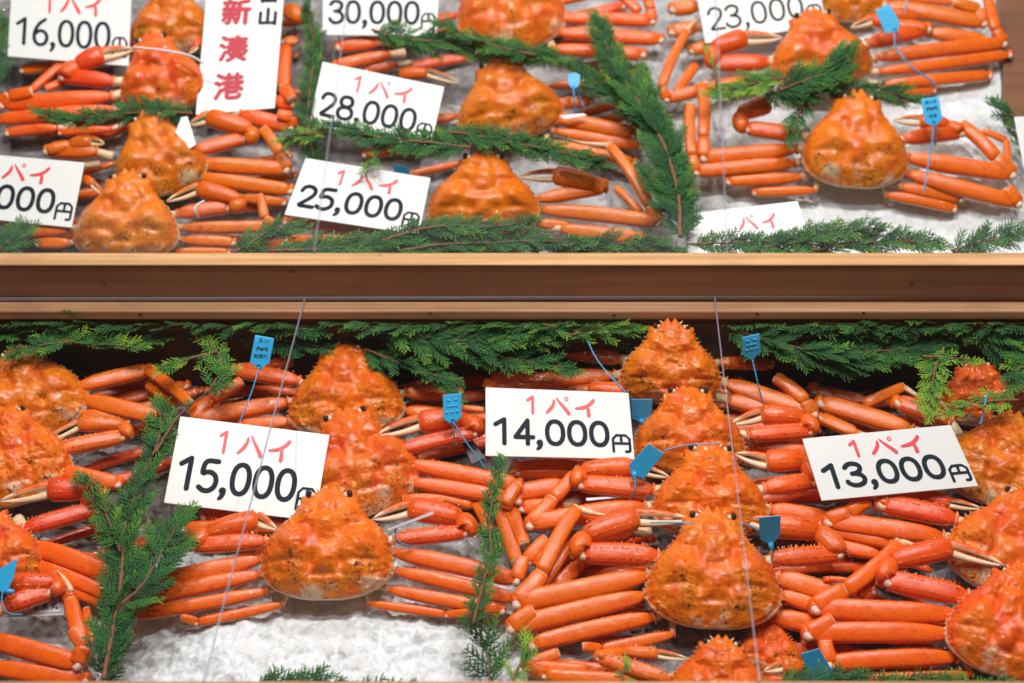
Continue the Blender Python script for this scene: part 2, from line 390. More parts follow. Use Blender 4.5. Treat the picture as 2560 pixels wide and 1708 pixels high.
# ------------------------------------------------------------------ the trays, the ice, the acrylic panels
def boxmesh(name, pts8, m, parent=None, bevel=0.0015, origin=None):
    """pts8: bottom 4 then top 4 (same winding)"""
    mb = MB(); mb.add(pts8, [(0, 3, 2, 1), (4, 5, 6, 7), (0, 1, 5, 4), (1, 2, 6, 5), (2, 3, 7, 6), (3, 0, 4, 7)])
    o = mb.build(name, m, parent, origin=origin, smooth=False, names=None)
    if bevel:
        b = o.modifiers.new("bevel", 'BEVEL'); b.width = bevel; b.segments = 2
    return o
def box(name, x0, x1, y0, y1, z0, z1, m, parent=None, bevel=0.0015):
    return boxmesh(name, [(x0, y0, z0), (x1, y0, z0), (x1, y1, z0), (x0, y1, z0), (x0, y0, z1), (x1, y0, z1), (x1, y1, z1), (x0, y1, z1)], m, parent, bevel)
XL, XR = -1.15, 1.15
e = empty("display_tray", (0, YF, ZL1)); tag(e, "upper wooden display tray with a thin pale rail over its dark brown front board", "tray", "wooden trays")
box("front_board", XL, XR, YF, YF + .018, ZL1 - .10, ZF1 - .0035, M_BOARD, e)
box("front_rail", XL, XR, YF - .001, YR + .002, ZF1 - .003, ZF1, M_PINE, e, .001)
box("tray_floor", XL, XR, YF + .019, YF + .95, ZL1 - .10, ZL1 - .088, M_BOARD, e)
for nm, q0, q1, X0, X1, hh in (("side_board", (2512, 300), (2492, -260), 0, .30, .022),):
    a = hit(q0[0], q0[1], UP.p0 + UP.n * hh, UP.n); b_ = hit(q1[0], q1[1], UP.p0 + UP.n * hh, UP.n)
    dn = -UP.n * (hh + .03); s_ = RIGHT * X1
    boxmesh(nm, [a + dn, a + dn + s_, b_ + dn + s_, b_ + dn, a, a + s_, b_ + s_, b_], M_BOARD, e)
e2 = empty("display_tray", (0, YL, ZL0)); tag(e2, "lower wooden display tray with a worn ledge along its back", "tray", "wooden trays")
box("back_ledge", XL, XR, YL, YF - .0035, ZL0, ZL1, M_LEDGE, e2, .002)
box("back_board", XL, XR, YF - .020, YF - .004, ZL0 - .16, ZL0 - .0005, M_SHADEW, e2)
for x_, dy in ((-.455, .004), (-.10, .006), (.125, .003), (.43, .007), (.30, .005)):
    mb = MB(); blob(mb, np.array([x_, YL - .0003, ZL0 + dy + .004]), (np.array([.0022, 0, 0]), np.array([0, .0006, 0]), np.array([0, 0, .0018]))); mb.build("nail_head", M_NAIL, e2, names=None)
for x_, dz in ((-.50, .03), (.09, .05), (.49, .028), (.36, .06)):
    mb = MB(); blob(mb, np.array([x_, YF - .0003, ZF1 - dz]), (np.array([.0020, 0, .0008]), np.array([0, .0006, 0]), np.array([0, 0, .0014]))); mb.build("nail_head", M_NAIL, e, names=None)
gF = hit(1280, 1702, GLP - GLN * .004, GLN)
box("front_rail", XL * .8, XR * .8, gF[1] - .022, gF[1], gF[2] - .02, gF[2], M_PINE, e2)
box("front_board", XL * .8, XR * .8, gF[1] - .018, gF[1] - .004, gF[2] - .16, gF[2] - .0205, M_BOARD, e2)

def icebed(name, tr, x0, x1, v0, v1, label, step, seed, amp, floor_h, hill=None, gap_shade_fn=None):
    nx, ny = int((x1 - x0) / step), int((v1 - v0) / step)
    mb = MB(); V = np.zeros((ny, nx, 3)); A_ = np.zeros((ny, nx, 3))
    for i in range(ny):
        for j in range(nx):
            x = x0 + (x1 - x0) * j / (nx - 1); v = v0 + (v1 - v0) * i / (ny - 1)
            q = Vector((x * 9 + seed, v * 9, seed))
            h = mnoise.fractal(q, 0.8, 2.2, 3) * amp
            jit = Vector((mnoise.noise(q * 6), mnoise.noise(q * 6 + Vector((9, 0, 0))), 0)) * .5
            h -= mnoise.voronoi(q * 6.5 + jit)[0][0] * amp * .9 + mnoise.voronoi(q * 15 + jit)[0][0] * amp * .35
            h += mnoise.noise(q * 30) * amp * .10 + amp * .4
            if hill is not None: h += hill(x, v)
            A_[i, j, 0] = 1 if gap_shade_fn is None else gap_shade_fn(x, v) + .5 * mnoise.noise(q * 2.2)
            V[i, j] = tr.p0 + RIGHT * x + tr.u * v + tr.n * (h + floor_h)
    F = [(i * nx + j, i * nx + j + 1, (i + 1) * nx + j + 1, (i + 1) * nx + j) for i in range(ny - 1) for j in range(nx - 1)]
    mb.add(V.reshape(-1, 3), F, A_.reshape(-1, 3))
    o = mb.build(name, M_ICE, smooth=True, names=('wet',), origin=tr.p0)
    tag(o, label, "ice", None, "stuff"); return o
# clear mound of ice in front of the middle stack
MC = P(LO, 'S', 760, 1690, 0); mcx = MC[0]; mcv = (MC - LO.p0) @ LO.u
def hill_lo(x, v): return .018 * math.exp(-((x - mcx) / .17) ** 2 - ((v - mcv) / .10) ** 2)
vmax = (P(LO, 'S', 1280, 760, 0) - LO.p0) @ LO.u; vmin = (P(LO, 'S', 1280, 1900, 0) - LO.p0) @ LO.u
vmin = max(vmin, ((np.array([0, gF[1] + .001, gF[2] - .1]) - LO.p0) @ LO.u))
icebed("crushed_ice", LO, -.75, .75, vmin, vmax, "white crushed ice filling the front tray under the crabs", .0030, 3.1, .011, .0, hill_lo, lambda x, v: 1.25 - 2.2 * math.exp(-((x - mcx) / .27) ** 4 - ((v - mcv) / .16) ** 2))  # painted shade covers the bed and fades out over the open mound
vmaxu = (P(UP, 'S', 1280, -300, 0) - UP.p0) @ UP.u
RS = P(UP, 'S', 2450, 350, 0); rsx = RS[0]; rsv = (RS - UP.p0) @ UP.u
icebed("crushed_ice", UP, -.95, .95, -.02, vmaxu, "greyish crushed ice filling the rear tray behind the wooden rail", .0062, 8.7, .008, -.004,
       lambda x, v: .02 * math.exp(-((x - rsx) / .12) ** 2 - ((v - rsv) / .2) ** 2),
       lambda x, v: .9 - 1.2 * math.exp(-((x - rsx + .05) / .30) ** 4) - .2 * math.exp(-((x - .1) / .5) ** 2))  # painted shade again, fading out towards the right-hand mound
def panel(label, pts, nn, th=.003, edges=()):
    """pts: 4 corners on the lower face"""
    a = [np.array(q) for q in pts]; c = sum(a) / 4
    mb = MB(); mb.add(a + [q + nn * th for q in a], [(0, 3, 2, 1), (4, 5, 6, 7)])
    e_ = empty("acrylic_panel", c); tag(e_, label, "acrylic panel", "clear acrylic panels over the trays")
    mb.build("clear_sheet", M_GLASS, e_, smooth=False, names=None)
    cc = sum(a) / 4
    for i in edges:
        p, q = a[i], a[(i + 1) % 4]
        ins = norm(np.cross(nn, q - p))
        if ins @ (cc - p) < 0: ins = -ins
        w_ = .0005 if i in (1, 3) else .0014
        o_ = -ins * .0002
        P8 = [p + o_, q + o_, q + ins * w_, p + ins * w_]
        boxmesh("sheet_edge", P8[:4] + [r + nn * (th + .0003) for r in P8], M_EDGE, e_, 0)
    return e_
D = 1.08936
def gl(x, y): return hit(x, y, GLP, GLN)
def gu(x, y): return hit(x, y, GUP + np.array([0, -.001, .001]), GUN)
def lerp(p, q, t): return p + (q - p) * t
def ext(p, q, t): return q + (q - p) * t
# seams: (top x, y)-(bottom x, y) in photo pixels
lt = [gl(-700, 752), gl(763, 748), gl(1786, 746), gl(3300, 743)]
lb = [gl(-900, 1712), gl(509, 1708), gl(1898, 1708), gl(3400, 1706)]
names_lo = ["clear acrylic panel over the front tray, left of the left seam", "clear acrylic panel over the middle of the front tray between the two seams", "clear acrylic panel over the front tray, right of the right seam"]
for i in range(3):
    g = RIGHT * .0002
    panel(names_lo[i], [lb[i] + g, lb[i + 1] - g, lt[i + 1] - g, lt[i] + g], GLN, edges=(1, 2, 3) if i == 1 else ((1, 2) if i == 0 else (2, 3)))
ub = [gu(-700, 637), gu(786, 632), gu(1818, 628), gu(3200, 625)]
ut = [gu(-1000, -260), gu(905, -260), gu(1777, -260), gu(3600, -260)]
names_up = ["clear acrylic panel over the rear tray, left of its left seam", "clear acrylic panel over the middle of the rear tray", "clear acrylic panel over the rear tray, right of its right seam"]
for i in range(3):
    g = RIGHT * .0008
    panel(names_up[i], [ub[i] + g, ub[i + 1] - g, ut[i + 1] - g, ut[i] + g], GUN, edges=(1, 3) if i == 1 else ((1,) if i == 0 else (3,)))

# ------------------------------------------------------------------ crab building
T_P = [0, .03, .07, .11, .13, .15, .19, .25, .30, .36, .42, .5, .6, .7, .78, .86, .92, .96, .985, 1.0]
W_P = [.13, .17, .21, .25, .30, .44, .47, .53, .60, .73, .84, .925, .975, 1.0, .985, .89, .74, .56, .40, .20]
G_T = [0, .06, .15, .3, .45, .6, .75, .86, .94, 1.0]
G_H = [.05, .22, .46, .72, .88, 1.0, .95, .72, .38, .05]
W_Q = [.13, .17, .20, .24, .30, .45, .44, .46, .52, .60, .70, .81, .92, .985, 1.0, .91, .77, .58, .41, .20]
def carapace(mb, tip, back, W, n_bed, seed, red, dirt, fine, bump=1.0, tri=.6):
    rng = np.random.RandomState(seed)
    f = tip - back; L = np.linalg.norm(f); f = f / L
    side = norm(np.cross(f, n_bed)); up = np.cross(side, f)
    NU, NT = (96, 116) if fine else (44, 52)
    u = np.sin(np.linspace(-1, 1, NU) * math.pi / 2 * 0.93) / math.sin(math.pi / 2 * 0.93)
    t = np.concatenate([np.linspace(0, .9, NT - 12, endpoint=False), 0.9 + 0.1 * np.sin(np.linspace(0, 1, 12) * math.pi / 2)])
    NT = len(t)
    w = np.interp(t, T_P, W_P) * (1 - tri) + np.interp(t, T_P, W_Q) * tri
    jag = 0.016 * np.sin(t * 95 + rng.rand() * 6) * ((t > .17) & (t < .8))
    U, T = np.meshgrid(u, t)
    X = U * w[:, None] + np.sign(U) * np.abs(U) ** 14 * jag[:, None]
    asym = 1 + 0.02 * rng.randn()
    tooth = 1 - np.abs(np.abs(U) - .55) / .45
    Y = (1 - T) * L - np.where(T < .07, (1 - T / .07), 0) * (1 - tooth) * L * .045
    Y += np.where((T > .11) & (T < .17), 1 - np.abs(T - .145) / .03, 0).clip(0) * np.abs(U) ** 5 * L * .045
    g = np.interp(T, G_T, G_H)
    Z = 0.18 * g * (1 - np.abs(U) ** 2.6) ** 0.62
    def ga(x0, t0, sx, st): return np.exp(-((X - x0) / sx) ** 2 - ((T - t0) / st) ** 2)
    Z += .050 * ga(0, .35, .20, .10) + .020 * ga(0, .20, .13, .045) - .016 * ga(0, .275, .12, .022)
    for s_ in (-1, 1):
        Z += .075 * ga(s_ * .52, .56, .25, .12) - .055 * ga(s_ * .26, .44, .065, .09) - .030 * ga(s_ * .42, .385, .16, .030)
        Z += .030 * ga(s_ * .34, .27, .09, .05) - .045 * ga(s_ * .22, .72, .07, .06) + .022 * ga(s_ * .42, .80, .14, .06) + .022 * ga(s_ * .74, .66, .12, .05) - .024 * ga(s_ * .60, .70, .20, .022)
        Z -= .014 * ga(s_ * .17, .24, .05, .07)
        Z -= .020 * ga(s_ * .75, .80, .12, .05)
    Z += .034 * ga(0, .68, .14, .08) - .026 * ga(0, .53, .12, .028) - .022 * ga(0, .82, .3, .03)
    # marginal lip on the rear half
    lip = sstep(.52, .75, T) * sstep(.86, .97, np.abs(U))
    Z = Z * (1 - .55 * lip)
    nb = 230 if fine else 120
    for _ in range(nb):
        x0, t0 = rng.uniform(-.95, .95), rng.uniform(.12, .97)
        if rng.rand() < .35: x0 = rng.choice([-1, 1]) * np.interp(t0, T_P, W_P) * rng.uniform(.86, .97)
        r = rng.uniform(.013, .030)
        Z += bump * rng.uniform(.3, 1.0) * r * .62 * ga(x0, t0, r, r * .5)
    off = rng.rand(3) * 50
    e = (1 - np.abs(U) ** 6) * np.minimum(1, g * 3)
    nz = np.array([[mnoise.fractal(Vector((X[i, j] * 5 + off[0], T[i, j] * 9 + off[1], off[2])), 0.9, 2.1, 4) for j in range(NU)] for i in range(NT)])
    nz2 = np.array([[mnoise.noise(Vector((X[i, j] * 3.1 + off[1], T[i, j] * 6 + off[2], off[0]))) for j in range(NU)] for i in range(NT)])
    Z += (nz * .017 + nz2 * .013) * e * bump
    hw = W / 2
    V = back[None, None] + side * (X * hw * asym)[..., None] + f * Y[..., None] + up * (Z * W * .95)[..., None]
    # crude shell thickness on the rim
    pale = 0.10 + .50 * sstep(.68, .92, T) * (0.6 + 1.2 * nz2.clip(-.5, .5)) + .5 * sstep(.955, 1.0, np.abs(U)) * sstep(.35, .7, T)
    pale += .22 * np.exp(-((T - .12) / .05) ** 2)
    dt = np.full_like(T, 0.35) + .65 * sstep(.52, .78, T)
    rd = red + .38 * sstep(.0, .6, nz2 * 2.2) + .35 * (ga(.28, .46, .1, .1) + ga(-.28, .46, .1, .1)) + .25 * sstep(.85, 1, np.abs(U))
    at = np.stack([pale, rd.clip(0, 1), dt * dirt], -1)
    F = []
    for i in range(NT - 1):
        for j in range(NU - 1):
            a = i * NU + j; F.append((a, a + NU, a + NU + 1, a + 1))
    mb.add(V.reshape(-1, 3), F, at.reshape(-1, 3))
    # rim wall and underside: loop round the margin
    loop = [(i, NU - 1) for i in range(NT)] + [(NT - 1, j) for j in range(NU - 2, -1, -1)] + [(i, 0) for i in range(NT - 2, -1, -1)] + [(0, j) for j in range(1, NU - 1)]
    R0 = np.array([V[i, j] for i, j in loop]); c0 = back + f * L * .42
    m = len(R0)
    def ring(k, dz): return c0 + (R0 - c0) * k - up * dz
    tl = np.array([t[i] for i, j in loop])
    rings = [R0, ring(1.016, .0018), ring(1.010, .0050), ring(.95, .009), ring(.86, .022), ring(.5, .034)]
    pals = [.5, 1.0, 1.0, .9, 1.0, 1.0]
    VV = np.concatenate(rings + [(c0 - up * .036)[None]])
    AA = np.zeros((len(VV), 3))
    for q, pv in enumerate(pals):
        AA[q * m:(q + 1) * m, 0] = np.where(tl > .35, pv, pv * .25 if q < 3 else pv)
        AA[q * m:(q + 1) * m, 1] = .3
    AA[-1] = (1, 0, 0)
    FF = []
    for q in range(len(rings) - 1):
        for j in range(m):
            k = (j + 1) % m
            FF.append((q * m + j, (q + 1) * m + j, (q + 1) * m + k, q * m + k))
    b0 = (len(rings) - 1) * m
    for j in range(m): FF.append((b0 + j, len(VV) - 1, b0 + (j + 1) % m))
    mb.add(VV, FF, AA)
    # margin spines
    if fine:
        for s_ in (0, NU - 1):
            for tt in np.linspace(.19, .80, 15):
                i = int(np.argmin(np.abs(t - tt))); sg = -1 if s_ == 0 else 1
                cone(mb, V[i, s_], side * sg + f * .5 + up * .25, .0013, rng.uniform(.0022, .0042), .9, .2)
    # eyes on short stalks, antennules
    for sg in (-1, 1):
        c = back + f * L * .895 + side * sg * hw * .31 + up * W * .035
        rr = W * .026
        path = np.array([c - side * sg * W * .045 + f * W * .0, c - side * sg * W * .02, c + side * sg * W * .005])
        tube(mb, path, [rr * .8, rr * .85, rr * .8], [rr * .8, rr * .85, rr * .8], up, pale=.75, seg=8)
        blob(mb, c + f * rr * .25 + up * rr * .2, (side * rr, f * rr * 1.15, up * rr), mi=1, nu=12, nv=8)
        if fine:
            q0 = back + f * L * .93 + side * sg * hw * .16 - up * W * .01
            tube(mb, arc(q0, q0 + f * W * .035 + side * sg * W * .03, up * W * .01, 5), np.linspace(W * .012, W * .004, 5), np.linspace(W * .012, W * .004, 5), up, pale=.7, seg=6)
    return c0, f, side, up

def spinerow(mb, p0, p1, bowv, off0, off1, d, n, ln, r, rng, pale=.8, red=.3):
    for k in range(n):
        s = (k + .5 + rng.uniform(-.45, .45)) / n
        b = p0 * (1 - s) + p1 * s + bowv * 4 * s * (1 - s) + off0 * (1 - s) + off1 * s
        z_ = rng.uniform(.35, 1.2); cone(mb, b, d + rng.randn(3) * .2, r * (.5 + .5 * z_), ln * z_, pale * rng.uniform(.3, 1), red)

def seg_merus(mb, A, B, w, n, rng, fine, red=0.12, body=None, uv=None):
    """upper leg joint: blunt at the body, white knob at the knee"""
    d = B - A; L = np.linalg.norm(d); T = d / L
    bow = norm(np.cross(T, n)) * L * rng.uniform(-.012, .012) + n * L * .012
    k = 17
    pth = arc(A, B, bow, k); s = np.linspace(0, 1, k)
    prof = np.interp(s, [0, .03, .08, .16, .35, .7, .9, .96, 1.0], [.34, .52, .70, .86, 1.0, .99, .94, .84, .52])
    def pf(ss, dirs):
        dn = dirs @ n; du = dirs @ uv
        return .95 * sstep(.28, .62, -dn * .75 - du * .65) + .5 * sstep(.06, 0, ss)
    rf = lambda ss, dirs: red + .28 * sstep(.35, .75, -(dirs @ uv)) * sstep(-.3, .2, dirs @ n) + .25 * sstep(.55, .9, dirs @ uv)
    side, upp, _ = tube(mb, pth, prof * w * .5, prof * w * .35, n, red=rf, seg=26 if fine else 18, palefn=pf, sq=2.6, keel=.075)
    sd = norm(np.cross(T, n))
    if fine:
        cnt = max(6, int(L / .0034))
        for sg in (-1, 1):
            spinerow(mb, A + T * w * .4, B - T * w * .2, bow, sd * sg * w * .47 + n * w * .10, sd * sg * w * .47 + n * w * .1, sd * sg + n * .5, cnt, .0018, .0008, rng, .9, .15)
        lo = sd if sd @ uv < 0 else -sd
        spinerow(mb, A + T * w * .4, B - T * w * .2, bow, lo * w * .30 + n * w * .30, lo * w * .30 + n * w * .30, lo * .4 + n, int(cnt * .9), .0009, .0006, rng, .5, .4)
    # pale ring and hip towards the body
    if body is not None:
        bd = norm(body - A)
        H = A + bd * min(.020, np.linalg.norm(body - A)) - n * .005
        tube(mb, arc(A + T * w * .12, H, n * .0, 6), np.array([.24, .27, .30, .32, .35, .37]) * w, np.array([.22, .25, .27, .28, .31, .33]) * w, n, pale=1.0, seg=10)
        tube(mb, np.array([A - T * w * .06, A + T * w * .01, A + T * w * .08]), [w * .30, w * .38, w * .36], [w * .26, w * .33, w * .3], n, pale=.45, red=.3, seg=12)
def knee(mb, B, T, w, n, uv, c_dir=None, fine=True):
    lo = norm(-uv + n * .55)
    # white joint skin peeping out between two orange collars
    blob(mb, B + T * w * .06 + lo * w * .16, (T * w * .20, norm(np.cross(T, lo)) * w * .23, lo * w * .27), pale=2.0, nu=12, nv=8)
    blob(mb, B + T * w * .07 - lo * w * .08, (T * w * .27, norm(np.cross(T, n)) * w * .42, n * w * .35), pale=.12, red=.1, nu=14, nv=10)
    blob(mb, B - T * w * .02 + lo * w * .38, (T * w * .17, lo * w * .10, norm(np.cross(T, lo)) * w * .16), pale=.9, nu=8, nv=6)
def seg_mid(mb, B, C, w0, w1, n, rng, uv, red=.1, bend=0.0, fine=True, spines=True):
    d = C - B; L = np.linalg.norm(d); T = d / L
    sd = norm(np.cross(T, n)); k = 13
    bow = sd * L * bend + n * L * .03
    s = np.linspace(0, 1, k)
    prof = np.interp(s, [0, .06, .2, .8, .94, 1.0], [.74, .93, 1.0, .97, .95, .82]) * np.interp(s, [0, 1], [w0, w1])
    def pf(ss, dirs): return .95 * sstep(.28, .65, -(dirs @ n) * .8 - (dirs @ uv) * .55) + .75 * sstep(.93, 1.0, ss) + .3 * sstep(.05, 0, ss)
    tube(mb, arc(B, C, bow, k), prof * .5, prof * .38, n, red=red, seg=22, palefn=pf, sq=2.5, keel=.06)
    if fine and spines:
        cnt = max(4, int(L / .004))
        spinerow(mb, B, C, bow, sd * w0 * .46, sd * w1 * .46, sd + n * .3, cnt, .001, .0005, rng, .6, .2)
        spinerow(mb, B, C, bow, -sd * w0 * .46, -sd * w1 * .46, -sd + n * .3, cnt, .001, .0005, rng, .6, .2)
def seg_dactyl(mb, C, D, w, n, rng):
    d = D - C; L = np.linalg.norm(d); T = d / L; sd = norm(np.cross(T, n)); k = 11
    s = np.linspace(0, 1, k)
    prof = np.interp(s, [0, .1, .5, 1], [.8, 1, .7, .12]) * w
    tube(mb, arc(C, D, sd * L * rng.choice([-1, 1]) * .06 + n * L * .05, k), prof * .5, prof * .4, n, pale=.62, red=.05, seg=8)

def leg(mb, tr, tile, spec, rng, fine, body, red):
    w_t, h, pts = spec[0], spec[1], spec[2]
    kind = spec[3] if len(spec) > 3 else 'm'          # m: starts with an upper joint; p: loose lower joints only
    hs = [h + dh for dh in (.004, 0, .008, .014, .016, .014)]
    W3 = []
    for i, q in enumerate(pts):
        hh = q[2] if len(q) > 2 else (hs[i] if kind == 'm' else h + .004 * i)
        W3.append(P(tr, tile, q[0], q[1], hh))
    w = m_of(tile, w_t, W3[0]) * 1.10; uv = tr.u; n = norm(tr.n - uv * .42)
    if kind == 'm':
        seg_merus(mb, W3[0], W3[1], w, n, rng, fine, red, body, uv)
        T = norm(W3[1] - W3[0]); knee(mb, W3[1], T, w, n, uv, fine=fine)
        ws = [w * .92, w * .80, w * .72, w * .34]
        for k in range(1, len(W3) - 1):
            if k <= 2: seg_mid(mb, W3[k], W3[k + 1], ws[k - 1], ws[k], n, rng, uv, red * .7, bend=rng.choice([-.03, .03]), fine=fine)
            else: seg_dactyl(mb, W3[k], W3[k + 1], w * .36, n, rng)
    elif kind == 'p':
        for k in range(len(W3) - 1):
            if k == 0: seg_mid(mb, W3[0], W3[1], w, w * .92, n, rng, uv, red, fine=fine)
            elif k == 1: seg_mid(mb, W3[1], W3[2], w * .95, w * .8, n, rng, uv, red, fine=fine)
            else: seg_dactyl(mb, W3[k], W3[k + 1], w * .4, n, rng)
    elif kind == 'd':
        seg_dactyl(mb, W3[0], W3[1], w, n, rng)

def claw(mb, tr, tile, spec, rng, fine, body):
    """spec: dict with merus (A,B,w,h), palm (P0,P1,w,h), tip F"""
    uv = tr.u; n = norm(tr.n - uv * .35); red = spec.get('red', .75)
    if 'm' in spec:
        (ax, ay), (bx, by), wt, h = spec['m']
        A = P(tr, tile, ax, ay, h + .004); B = P(tr, tile, bx, by, h)
        w = m_of(tile, wt, A) * 1.1; T = norm(B - A); sd = norm(np.cross(T, n))
        seg_merus(mb, A, B, w, n, rng, False, red, body, uv)
        L = np.linalg.norm(B - A); bow = n * L * .012
        knee(mb, B, T, w, n, uv)
        if fine:
            c = max(5, int(L / .0042))
            for o, dd in ((sd * .46 + n * .1, sd + n * .4), (-sd * .46 + n * .1, -sd + n * .4), (sd * .2 + n * .38, n + sd * .2), (-sd * .25 + n * .36, n - sd * .3)):
                spinerow(mb, A + T * w * .4, B - T * w * .1, bow, o * w, o * w, dd, c, .0028, .0013, rng, 1.1, .3)
    if 'p' in spec:
        (ax, ay), (bx, by), wt, h = spec['p']
        A = P(tr, tile, ax, ay, h); B = P(tr, tile, bx, by, h + .003)
        w = m_of(tile, wt, A) * 1.08; T = norm(B - A); L = np.linalg.norm(B - A); sd = norm(np.cross(T, n))
        if 'm' in spec:                                # wrist between the elbow and the palm
            E = P(tr, tile, spec['m'][1][0], spec['m'][1][1], spec['m'][3] + .006)
            Q = A + T * w * .12
            k = 9; s = np.linspace(0, 1, k); mid = (E + Q) / 2; outw = norm(mid - (A + B) / 2)
            pw = np.interp(s, [0, .15, .5, .85, 1], [.5, .85, 1.0, .92, .6]) * w * .88
            tube(mb, arc(E, Q, outw * w * .22, k), pw * .5, pw * .42, n, pale=.08, red=red * .5, seg=14)
            if fine:
                for q in range(7):
                    s_ = (q + .5) / 7; b = E * (1 - s_) + Q * s_ + outw * w * .22 * 4 * s_ * (1 - s_)
                    cone(mb, b + outw * w * .42 + n * w * .05, outw + n * .3, .0011, .0022, .9, .3)
                    cone(mb, b + n * w * .36, n + outw * .3, .0011, .0016, .9, .4)
        k = 15; s = np.linspace(0, 1, k)
        prof = np.interp(s, [0, .05, .2, .5, .8, .95, 1], [.45, .66, .84, .97, 1.0, .92, .70]) * w
        def pf(ss, dirs): return .95 * sstep(.05, .6, -(dirs @ n) * .8 - (dirs @ uv) * .55) + .55 * sstep(.9, 1.0, ss)
        tube(mb, arc(A, B, n * L * .04, k), prof * .5, prof * .40, n, red=red, seg=16, palefn=pf, sq=2.4)
        if fine:
            c = max(5, int(L / .004))
            for o, dd in ((sd * .47, sd + n * .3), (-sd * .46 + n * .05, -sd + n * .3), (sd * .22 + n * .36, n), (-sd * .2 + n * .38, n)):
                spinerow(mb, A + T * w * .2, B - T * w * .1, n * L * .04, o * w, o * w, dd, c, .0026, .0013, rng, 1.1, .35)
        if 'f' in spec:
            fx, fy = spec['f']; Fp = P(tr, tile, fx, fy, h + .004)
            D = Fp - B; LF = np.linalg.norm(D); TF = D / LF; sf = norm(np.cross(TF, n))
            if sf @ uv < 0: sf = -sf
            op = spec.get('open', .14) * .55
            kk = 13; s = np.linspace(0, 1, kk)
            for sg, pl, rr_ in ((1, .30, .35), (-1, .85, .0)):
                st = B + sf * sg * w * .20 - TF * w * .12
                en = Fp + sf * sg * w * op * .25
                prof = np.interp(s, [0, .1, .5, .85, 1], [.8, 1.0, .72, .42, .14]) * w * .34
                bowv = sf * sg * (w * .05 + LF * op * .25)
                pth = arc(st, en, bowv, kk)
                def pf2(ss, dirs, pl=pl): return pl + .9 * sstep(.6, .98, ss) + .4 * sstep(.0, .8, dirs @ (-sf * (1 if pl < .5 else -1)))
                tube(mb, pth, prof * .5, prof * .5, n, red=rr_, seg=10, palefn=pf2)
                if fine:
                    for q in range(3, kk - 1):
                        cone(mb, pth[q] - sf * sg * prof[q] * .42 + n * prof[q] * .1, -sf * sg, .0012, .0016, 1.2, 0)

CRABS = []
def crab(label, tr, tile, tip, back, W, h0=.048, under=0, legs=(), claws=(), seed=1, red=.25, dirt=1.0, fine=None, hide=False, rise=None, bump=1.0, tri=None, group=None):
    rng = np.random.RandomState(seed * 7 + 1)
    if fine is None: fine = tr is LO
    mb = MB()
    rise = .020 if rise is None else rise
    A = P(tr, tile, tip[0], tip[1], h0 + rise); B = P(tr, tile, back[0], back[1], h0 - rise)
    ctr = (A + B) / 2; Wm = m_of(tile, W, ctr)
    c0, f, side, up = carapace(mb, A, B, Wm, tr.n, seed, red, dirt, fine, bump, tri if tri is not None else rng.uniform(.25, .75))
    for sp in legs:
        t_ = tile
        if isinstance(sp[0], str): t_, sp = sp[0], sp[1:]
        q = sp[2][0]; a = P(tr, t_, q[0], q[1], sp[1])
        sgn = 1 if (a - c0) @ side > 0 else -1
        tf = np.clip(((a - B) @ f) / np.linalg.norm(A - B), .04, .6)
        body = B + f * np.linalg.norm(A - B) * (tf * .8 + .1) + side * sgn * Wm * .30 - up * .014
        leg(mb, tr, t_, sp, rng, fine, body, red * .35)
    for cl in claws:
        t_ = cl.get('t', tile); body = None
        if 'm' in cl:
            q = cl['m'][0]; a = P(tr, t_, q[0], q[1], cl['m'][3]); sgn = 1 if (a - c0) @ side > 0 else -1
            body = c0 + f * .01 + side * sgn * Wm * .3 - up * .012
        claw(mb, tr, t_, cl, rng, fine, body)
    for k in range(under):
        for sg in (-1, 1):
            fr = (k + rng.uniform(.1, .9)) / under
            a = ctr + side * sg * Wm * rng.uniform(.42, .52) + f * Wm * (fr - .6) * .9; a = a + tr.n * (.008 - (a - tr.p0) @ tr.n)
            b = a + norm(side * sg + f * rng.uniform(-.12, .16)) * rng.uniform(.095, .135); b = b + tr.n * (.007 - (b - tr.p0) @ tr.n)
            w_ = rng.uniform(.011, .017); n_ = norm(tr.n - tr.u * .4)
            seg_merus(mb, a, b, w_, n_, rng, False, .5, None, tr.u); knee(mb, b, norm(b - a), w_, n_, tr.u)
    base = ctr - tr.n * h0
    o = mb.build("crab", [M_SHELL, M_EYE], origin=base)
    tag(o, label, "crab", group or ("boiled crabs on the front tray" if tr is LO else "boiled crabs on the rear tray"))
    CRABS.append(o)
    return o

# ------------------------------------------------------------------ the crabs: joints traced on the tray surfaces
LHT = (.034, .030, .024, .016)
# lower tray, middle stack
crab("large orange dark-speckled crab on bare ice, its rostrum over the 15,000 card", LO, '5', (690, 765), (672, 1228), 530, .060, rise=.022, tri=0.0,
     legs=[(66, .034, [(418, 1062), (-105, 1172)]), (60, .030, [(410, 1128), (-100, 1240)]), (52, .024, [(436, 1195), (-120, 1295)]), (38, .018, [(502, 1247), (150, 1322), (82, 1302)]),
           (66, .036, [(945, 1040), (1440, 1150), (1470, 1060)]), (56, .030, [(955, 1115), (1430, 1228)]), (50, .024, [(922, 1188), (1385, 1272)]), (34, .018, [(842, 1246), (1160, 1290), (1260, 1275)])],
     claws=[dict(m=((432, 992), (130, 1010), 66, .050), p=((185, 960), (395, 905), 82, .056), f=(470, 945), red=.35),
            dict(m=((945, 985), (1240, 955), 62, .046), p=((1225, 900), (1010, 862), 95, .052), f=(862, 905), red=.55, open=.16)], seed=11, red=.02, dirt=1.0)
